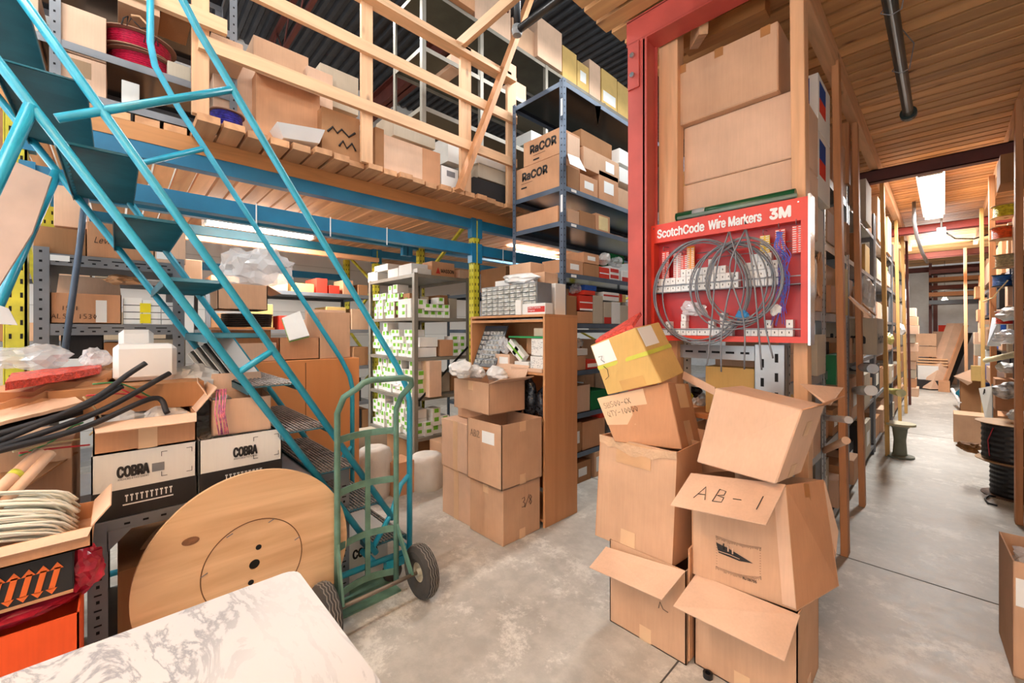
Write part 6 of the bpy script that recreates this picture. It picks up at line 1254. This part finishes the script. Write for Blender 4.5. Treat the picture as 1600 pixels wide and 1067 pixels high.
mb = MB(); mb.box(-1.2, -.70, 2.5, 2.505, 1.33, 1.41); sb = tag(mb.build('slotted_beam', GALV), 'galvanised slotted beam running below the red cabinet', 'beam'); mb = MB(); holes(mb, 'x', 2.5, -1.18, -.72, 1.37, 6, .045, .012); q = mb.build('slot', HOLE, sb); q['kind'] = 'stuff'
carton((-1.0, -.62, 2.58, 2.61+.3, 1.0, 1.28), 'y', 'wide tan carton below the red cabinet behind the loose cable ends'); tag(MBbox(-1.25, -.7, 2.52, 2.9, .97, .998).build('board', PLYO), 'shelf board under the wide tan carton', 'board')
for k, (x, s, m, lb) in enumerate(((-1.17, .06, mat('yellow_green_fitting', (190, 196, 70), .4), 'yellow green fittings in the dark shelf left of the wide tan carton'), (-1.12, .05, BLK, 'black parts behind the yellow green fittings'))): tag(blob('parts_heap', (x, 2.62+.06*k, 1.06+.05*k), s, .05, .05, m, 170+k, .4), lb, 'parts')
p = PX(1312, 576, -.52); o = tag(MBbox(-.6, -.535, PX(1305, 570, -.54).y, PX(1319, 570, -.54).y, PX(1312, 598, -.54).z, PX(1312, 553, -.54).z).build('bin', mat('green_bin', (16, 120, 66), .4)), 'small bright green bin in the left rack behind the first aisle post', 'bin')
for k, (a_, b_, r, m, lb) in enumerate((((1335, 572, -.6), (1364, 576, -.36), .035, CLEAR, 'upper clear wrapped roll sticking out between the first two aisle posts'), ((1333, 610, -.6), (1361, 610, -.36), .038, MILK, 'lower milky wrapped roll sticking out between the first two aisle posts'), ((1285, 652, -.6), (1326, 656, -.36), .02, CLEAR, 'clear tube sticking out beside the tipped carton'), ((1285, 705, -.6), (1322, 688, -.36), .02, C['b'], 'cardboard strip sticking out below the clear tube'), ((1388, 610, -.6), (1408, 614, -.3), .04, mat('yellow_film', (214, 214, 140), .3), 'yellowish wrapped roll sticking out by the third aisle post'))):
    tag(MB().tube([PX(*a_), PX(*b_)], r, 14).build('wrapped_roll', m), lb, 'roll')
p = PX(1345, 478, -.38); tag(MB().lathe([(0, -.012), (.09, -.012), (.09, 0), (0, 0)], rz(.0) @ ry(.9), p, 30).build('cardboard_disc', C['b']), 'round cardboard disc sticking out beside the second aisle post', 'disc')
p = PX(1356, 480, -.46); tag(MB().lathe([(0, -.012), (.09, -.012), (.09, 0), (0, 0)], ry(.9), p, 30).build('cardboard_disc', C['d']), 'darker cardboard disc behind the round one by the second aisle post', 'disc')
hb = carton((-.8, -.40, 4.75, 5.3, 1.28, 1.6), 'g', 'grey printed carton with a yellow corner behind the second aisle post'); text(hb, 'Holm', (-.78, 4.748, 1.38), EX, EZ, .08, INK, bold=.03, width=.3); 
text(hb, 'Holm', (-.398, 4.8, 1.38), EY, EZ, .08, INK, bold=.03, width=.42)
for k, (y, z, sx, sz, m, lb) in enumerate(((5.1, 1.84, .1, .16, MILK, 'hanging milky film with yellow flecks above the printed grey carton'), (3.1, 1.80, .03, .15, MILK, 'film wrapped standing package nearest the tall post'), (3.3, 1.85, .03, .16, KRAFT, 'kraft wrapped standing package beside the first aisle post'), (9.3, 1.5, .12, .1, MILK, 'white crumpled film in the far left rack'), (7.2, 1.38, .1, .08, mat('yellow_film', (214, 214, 140), .3), 'yellow film tongue beyond the third aisle post'))): tag(blob('film_bundle', (-.56 if y < 4 else -.50, y, z), sx*.6, .08, sz, m, 180+k, .22), lb, 'film')
# grey spool
sp_ = PX(1404, 700, -.36); e = empty('cable_spool', (sp_.x, sp_.y, 0), 'empty grey spool standing on end at the foot of the third aisle post', 'spool')
SP = mat('grey_spool', (120, 124, 108), .6)
b0 = PX(1405, 705, -.36); 
MB().lathe([(0, 0), (.13, 0), (.13, .02), (.07, .03)], None, (b0.x, b0.y+.1, 0), 28).build('base_flange', SP, e); MB().lathe([(.065, .03), (.055, .2), (.07, .34), (.1, .37)], None, (b0.x, b0.y+.1, 0), 28).build('barrel', SP, e); MB().lathe([(.1, .37), (.14, .375), (.14, .40), (0, .40)], None, (b0.x, b0.y+.1, 0), 28).build('top_flange', mat('spool_top', (200, 192, 160), .6), e)
# ================================================================ right rack
RX0 = .52
bays = ((2.9, 5.0, 'right of the black cable reels'), (5.15, 7.2, 'behind the black cable reels'), (7.4, 9.1, 'behind the narrow post'), (9.2, 12.8, 'near the far end'))
for bi, (y0, y1, where) in enumerate(bays):
    shelving('shelving', 'dark slotted shelving on the right of the aisle %s' % where, RX0, 1.1, y0, y1, 2.7 if bi else 2.77, (.12, .7, 1.25, 1.75, 2.2)+(() if bi else (2.77,)), mat('dark_blue_steel', (36, 44, 62), .35, .3), slots=False, z0=0, posts=((RX0, y0, 1, 1), (1.1, y0, -1, 1), (RX0, y1, 1, -1), (1.1, y1, -1, -1)))
    rr = (.12, .7, 1.25, 1.75, 2.2); rn = {.12: 'lowest', .7: 'second', 1.25: 'third', 1.75: 'fourth', 2.2: 'top'}
    for li, z in enumerate(rr):
        top_ = (rr[li+1]-.1 if li+1 < len(rr) else 2.75)-z; y = y0+.05
        while y < y1-.1:
            w_ = min(rnd.uniform(.2, .4)+(0, .12, .25, .6)[bi], y1-.05-y); cc = rnd.choice('aacdgwkbu' if z < 2 else 'acbd'); out = rnd.uniform(-.08, .03)
            carton((RX0+out, RX0+.4+out, y, y+w_-.01, z+.003, z+top_*rnd.uniform(.4, .95)), cc, '%s carton, %s shelf of the right aisle rack, %s' % (CN[cc], rn[z], where), group='%s cartons, %s shelf, right rack %s' % (CN[cc], rn[z], where)); y += w_+rnd.uniform(0, .04)
def reelat(u, v, d, r, h, m, label, fl, **k): p = PD(u, v, d); return reel((p.x, p.y, p.z), r, h, m, label, fl=fl, **k)
BLKW = mat('black_cable_winding', (36, 36, 40), .4, vary=.3, scale=8, stretch=(1, 1, 30)); WF = mat('wood_flange', (196, 158, 116), .6)
lo = PD(1587, 792, 3.7); reel((lo.x, lo.y, 0), .21, .30, BLKW, 'lower black cable reel standing at the right of the aisle', fl=mat('dusty_flange', (120, 96, 80), .7), rin=.72); reel((lo.x-.01, lo.y, .315), .235, .34, BLKW, 'upper black cable reel with a red wire, stacked on the lower one', fl=WF, rin=.82)
MB().tube([(lo.x-.14, lo.y-.15, .62), (lo.x-.17, lo.y-.12, .5), (lo.x-.16, lo.y-.13, .36)], .004, 5).build('red_wire', WR, bpy.data.objects['wire_reel.004'] if 'wire_reel.004' in bpy.data.objects else None)
tag(MB().tube([PZ(1556, 776, .01), PZ(1545, 774, .01), PZ(1539, 779, .01), PZ(1544, 786, .01), PZ(1558, 790, .01)], .008, 6).build('cable_end', BLK), 'loose black cable end curling off the lower reel', 'cable')
tag(blob('crumpled_paper', (lo.x-.27, lo.y+.18, .36), .08, .07, .05, mat('brown_crumple', (150, 104, 60), .7, vary=.3), 61, .4), 'crumpled brown paper beside the upper black reel', 'paper')
bk_ = PD(1572, 660, 4.3); b_ = tag(MB().lathe([(0, 0), (.085, 0), (.1, .24), (.094, .24), (.08, .01), (0, .01)], None, (bk_.x, bk_.y, .68), 24).build('bucket', mat('grey_green_bucket', (88, 104, 104), .5)), 'grey green bucket on top of the black cable reels', 'bucket')
carton((lo.x-.1, lo.x+.12, lo.y+.35, lo.y+.6, .72, 1.02), 'c', 'orange brown carton behind the bucket at the right edge')
cb = FY(1490, 1541, 652, 692, 8.1, .4); carton((cb[0], cb[1]+.02, 8.1, 8.5, 0, .37), 'a', 'wide brown carton lying on the floor at the right of the aisle')
lb_ = MB(); slab_quad(lb_, PX(1541, 560, .40), PX(1566, 560, .40), PX(1564, 498, .40), PX(1551, 497, .40), .02) if 0 else slab_quad(lb_, PD(1543, 541, 4.6), PD(1564, 541, 4.5), PD(1563, 497, 4.5), PD(1551, 497, 4.7), .012); tag(lb_.build('foam_board', mat('blue_white_board', (206, 216, 228), .5)), 'bluish white board leaning on the broad right aisle post', 'board')
at_ = MB(); slab_quad(at_, PD(1541, 655, 4.7), PD(1552, 655, 4.6), PD(1552, 603, 4.6), PD(1531, 607, 4.9), .01); a2 = tag(at_.build('printed_sheet', PAPER), 'white printed sheet standing at the foot of the right rack', 'sheet'); text(a2, 'ATS', PD(1536, 616, 4.75), RD+(0,), EZ, .06, INK, bold=.03, width=.09)
RW = lambda n, c: mat(n, c, .35, vary=.2, scale=40)
for u, v, d, r, h, m, lb, fl in ((1573, 340, 4.2, .11, .12, RW('yellow_winding', (214, 206, 60)), 'yellow wire reel high in the right rack', WF), (1571, 374, 4.2, .11, .12, RW('orange_winding', (232, 100, 50)), 'orange wire reel below the yellow one in the right rack', WF), (1576, 418, 4.0, .1, .12, RW('cream_winding', (206, 196, 160)), 'cream wire reel in the right rack', WF), (1566, 448, 4.4, .08, .12, RW('blue_winding', (48, 110, 190)), 'blue wire reel in the right rack', BLK), (1571, 507, 4.2, .075, .13, RW('red_winding', (222, 52, 30)), 'red wire reel standing at eye height in the right rack', WHITE)):
    reelat(u, v, d, r, h, m, lb, fl)
pt = PD(1591, 420, 4.0); mb = MB(); mb.box(pt.x-.03, pt.x+.0, pt.y, pt.y+.004, 0, 2.5); mb.box(pt.x-.03, pt.x-.027, pt.y, pt.y+.04, 0, 2.5); 
tag(mb.build('steel_angle', mat('dark_blue_steel', (36, 44, 62), .35, .3)), 'dark blue punched steel angle at the right picture edge', 'upright')
tag(MB().tube([PD(1541, 563, 4.6), PD(1590, 553, 3.6)], .028, 12).build('paper_roll', mat('cream_paper', (226, 218, 180), .6)), 'cream rolled paper sticking out toward the aisle on the right', 'roll')
tag(MB().tube([PD(1536, 471, 5.0), PD(1552, 465, 4.6), PD(1562, 452, 4.4), PD(1575, 438, 4.2)], .006, 6).build('rope', mat('rope', (220, 200, 150), .8)), 'thin rope curving out of the right rack', 'rope')
for k, (u, v, d, s, m, lb) in enumerate(((1583, 492, 4.0, .1, MILK, 'white plastic bag beside the red wire reel'), (1578, 528, 3.9, .1, CLEAR, 'clear bag with dark parts below the red wire reel'), (1580, 610, 3.8, .11, mat('black_white_bag', (206, 206, 206), .4, vary=.4, scale=20, dark=(30, 30, 34)), 'black and white striped bag above the orange brown carton'), (1592, 650, 3.4, .07, MILK, 'white bag at the right picture edge'), (1575, 575, 4.2, .08, MILK, 'white film below the cream paper roll'))): tag(blob('plastic_bag', PD(u, v, d), s, s, s*.7, m, 200+k, .25), lb, 'plastic bag')
e_ = list(FY(1563, 1612, 237, 286, PD(1563, 286, 3.6).y, .35)); e_[4] = 2.772; carton(e_, 'd', 'brown carton overhanging the aisle on top of the right rack')
# carton at the bottom right edge
fx = PD(1577, 1060, 1.80); bx = empty('carton', (fx.x+.15, fx.y, 0), 'tall brown carton with a white label at the bottom right picture corner', 'box')
cmb = carton((fx.x, fx.x+.4, fx.y, fx.y+.36, 0, .50), 'a', 'tall brown carton with a white label at the bottom right picture corner', openz=True, rot=.05, tag_s=[('f', .02, .3, .62, .86, PAPER)]); bpy.data.objects.remove(bx)
tag(blob('plastic_bag', (fx.x+.12, fx.y+.12, .46), .1, .1, .06, CLEAR, 211, .3), 'clear film inside the carton at the bottom right corner', 'plastic bag')
# ================================================================ far end of the aisle
d0 = 10.2
lc = empty('long_carton', tuple(PD(1470, 612, d0)), 'long pale carton leaning diagonally at the far end of the aisle', 'box')
def hx(u0, v0, u1, v1, wd, d, dep, m, nm, par=None):
    a = PD(u0, v0, d); b = PD(u1, v1, d+.5); w_ = (PD(u0+wd, v0, d)-a); dv = Vector((VD[0], VD[1], 0))*dep
    return MB().hexa([a, a+w_, a+w_+dv, a+dv, b, b+w_, b+w_+dv, b+dv]).build(nm, m, par)
hx(1454, 608, 1492, 505, 15, d0, .2, C['b'], 'body', lc); hx(1469, 612, 1507, 508, 7, d0-.05, .2, C['c'], 'side_panel', lc)
o = hx(1478, 608, 1514, 520, 6, d0+.3, .2, C['k'], 'dark_board'); tag(o, 'dark board leaning behind the long pale carton', 'board')
for u0, u1, v0, v1, cc, lb, dd in ((1434, 1459, 571, 595, 'w', 'white printed box low at the far end of the aisle', 10.6), (1432, 1461, 593, 612, 'k', 'black crate on the floor at the far end of the aisle', 10.5), (1431, 1456, 521, 540, 'a', 'upper row carton at the far end of the aisle, left', 10.8), (1431, 1456, 541, 557, 'a', 'lower row carton at the far end of the aisle, left', 10.8), (1457, 1486, 518, 558, 'b', 'plain pale carton at the far end behind the leaning one', 11.6), (1466, 1480, 596, 614, 'c', 'small carton on the floor at the foot of the leaning one', 10.0), (1466, 1482, 508, 520, 'r', 'pinkish red box on the far stack below the end wall', 11.8)):
    a = PD(u0, v1, dd); b = PD(u1, v0, dd); w_ = b.x-a.x; carton((a.x, a.x+abs((u1-u0)/FPX*dd)*.9, a.y, a.y+.4, a.z if v1 < 590 and u0 < 1457 and dd < 11 else 0, b.z), cc, lb)
mb = MB()
for k in range(3): a = PD(1433, 570-k*4.2, 10.7); mb.box(a.x, a.x+.55, a.y, a.y+.4, a.z, a.z+.04)
tag(mb.build('pallet', WOODX), 'pale wooden pallet slats under the far left cartons', 'pallet')
br_ = empty('board_rack', (.1, 15.7, 0), 'dark rack with stored boards across the far end of the aisle', 'rack'); ax = PD(1452, 450, 11.2).x
for x in (ax+.02, ax+.98): MBbox(x-.03, x+.03, 15.95, 16.01, 0, 3.3).build('post', DRED, br_)
for k, (v, m, lb) in enumerate(((428, DRED, 'red boards stored across the far end, topmost'), (440, C['d'], 'brown boards stored across the far end, second'), (452, DRED, 'red boards stored across the far end, third'), (462, C['c'], 'orange boards stored across the far end, fourth'), (474, BLK, 'black board lowest of those stored across the far end'))):
    z0_, z1_ = PD(1476, v+3, 11.2).z, PD(1476, v-3, 11.2).z; tag(MBbox(ax, ax+1.0, 15.4, 15.94, z0_, z1_).build('stored_boards', m), lb, 'boards')
    for x in (ax+.02, ax+.98): MBbox(x-.02, x+.02, 15.4, 15.96, z0_-.03, z0_-.001).build('arm', DRED, br_)
fc_ = PD(1457, 500, 11.4); tag(MBbox(fc_.x, fc_.x+.09, fc_.y+1.1, fc_.y+1.19, 0, 3.3).build('steel_column', DRED), 'thin red column at the far end wall', 'column')
rnd = random.Random(66)
for k in range(10):
    z = .0+.2*k; y = 12.9+rnd.uniform(-.02, .1); cc = rnd.choice('adcbg'); carton((-.85, -.42+rnd.uniform(-.03, .03), y, y+.5, z, z+.19), cc, '%s carton in the last stack on the left of the aisle' % CN[cc], group='%s cartons in the last left stack' % CN[cc])
for k in range(11):
    z = .0+.24*k; y = 12.9+rnd.uniform(-.03, .05); cc = rnd.choice('adcbg'); carton((.48+rnd.uniform(-.05, .05), .95, y, y+.5, z, z+.239), cc, '%s carton in the last stack on the right of the aisle' % CN[cc], group='%s cartons in the last right stack' % CN[cc])
# clutter low on the right, middle distance
sh_ = MB(); slab_quad(sh_, PD(1490, 588, 7.6), PD(1512, 602, 7.4), PD(1519, 598, 7.3), PD(1518, 577, 7.5), .01); tag(sh_.build('cardboard_flap', C['b']), 'torn pale cardboard flap low on the right, middle of the aisle', 'cardboard')
carton((PD(1500, 620, 7.6).x, PD(1500, 620, 7.6).x+.3, PD(1500, 620, 7.6).y, PD(1500, 620, 7.6).y+.3, 0, .62), 'd', 'tall brown open carton below the torn flap', openz=True); tag(MBbox(PD(1518, 590, 7.2).x, PD(1518, 590, 7.2).x+.16, 10.9, 11.1, .6, .86).build('small_box', C['y']), 'tan small box beside the torn flap', 'box')
tag(blob('plastic_bag', PD(1503, 618, 7.9), .07, .07, .13, mat('teal_bag', (30, 130, 160), .4), 81, .25), 'teal bag beside the tall brown open carton', 'plastic bag')
tag(MB().tube([PD(1488, 608, 8.3), PD(1500, 630, 7.6)], .03, 8).build('metal_strip', WHITE), 'white metal strip lying on the floor by the teal bag', 'strip')
# small black cap on the floor
c_ = PZ(1106, 1058, 0); tag(MB().lathe([(.012, 0), (.02, 0), (.02, .02), (.012, .02)], None, (c_.x, c_.y, 0), 18, closed=True).build('rubber_ring', BLK), 'small black ring on the floor beside the bottom right carton', 'ring')

# leave out fill cartons of the racks that can be seen from nowhere near the camera
bpy.context.view_layer.update(); dg = bpy.context.evaluated_depsgraph_get()
FILL = [o for o in COL.objects if o.parent is None and o.name.startswith(('carton', 'storage_box')) and 'group' in o and 'last' not in o['group'] and o.type == 'MESH']
eyes = [Vector((0, 0, CAMZ)), Vector((.5, -.1, CAMZ+.2)), Vector((-.5, -.1, CAMZ))]
gone = []
for o in FILL:
    bb = [o.matrix_world @ Vector(c) for c in o.bound_box]; lo_ = [min(b[i] for b in bb) for i in range(3)]; hi_ = [max(b[i] for b in bb) for i in range(3)]; seen = False
    pts = []
    for a_ in (.08, .35, .65, .92):
        for b_ in (.06, .3, .6, .94):
            pts += [Vector((hi_[0], lo_[1]+(hi_[1]-lo_[1])*a_, lo_[2]+(hi_[2]-lo_[2])*b_)), Vector((lo_[0], lo_[1]+(hi_[1]-lo_[1])*a_, lo_[2]+(hi_[2]-lo_[2])*b_)), Vector((lo_[0]+(hi_[0]-lo_[0])*a_, lo_[1], lo_[2]+(hi_[2]-lo_[2])*b_)), Vector((lo_[0]+(hi_[0]-lo_[0])*a_, lo_[1]+(hi_[1]-lo_[1])*b_, hi_[2]))]
    for e_ in eyes:
        for p in pts:
            d_ = p-e_; r_ = S.ray_cast(dg, e_, d_.normalized(), distance=d_.length+.02)
            if r_[0] and r_[4] is not None and (r_[4].name == o.name or (r_[4].parent and r_[4].parent.name == o.name)): seen = True; break
        if seen: break
    if not seen: gone.append(o)
for o in gone:
    for ch in list(o.children): bpy.data.objects.remove(ch)
    bpy.data.objects.remove(o)
print('culled', len(gone))
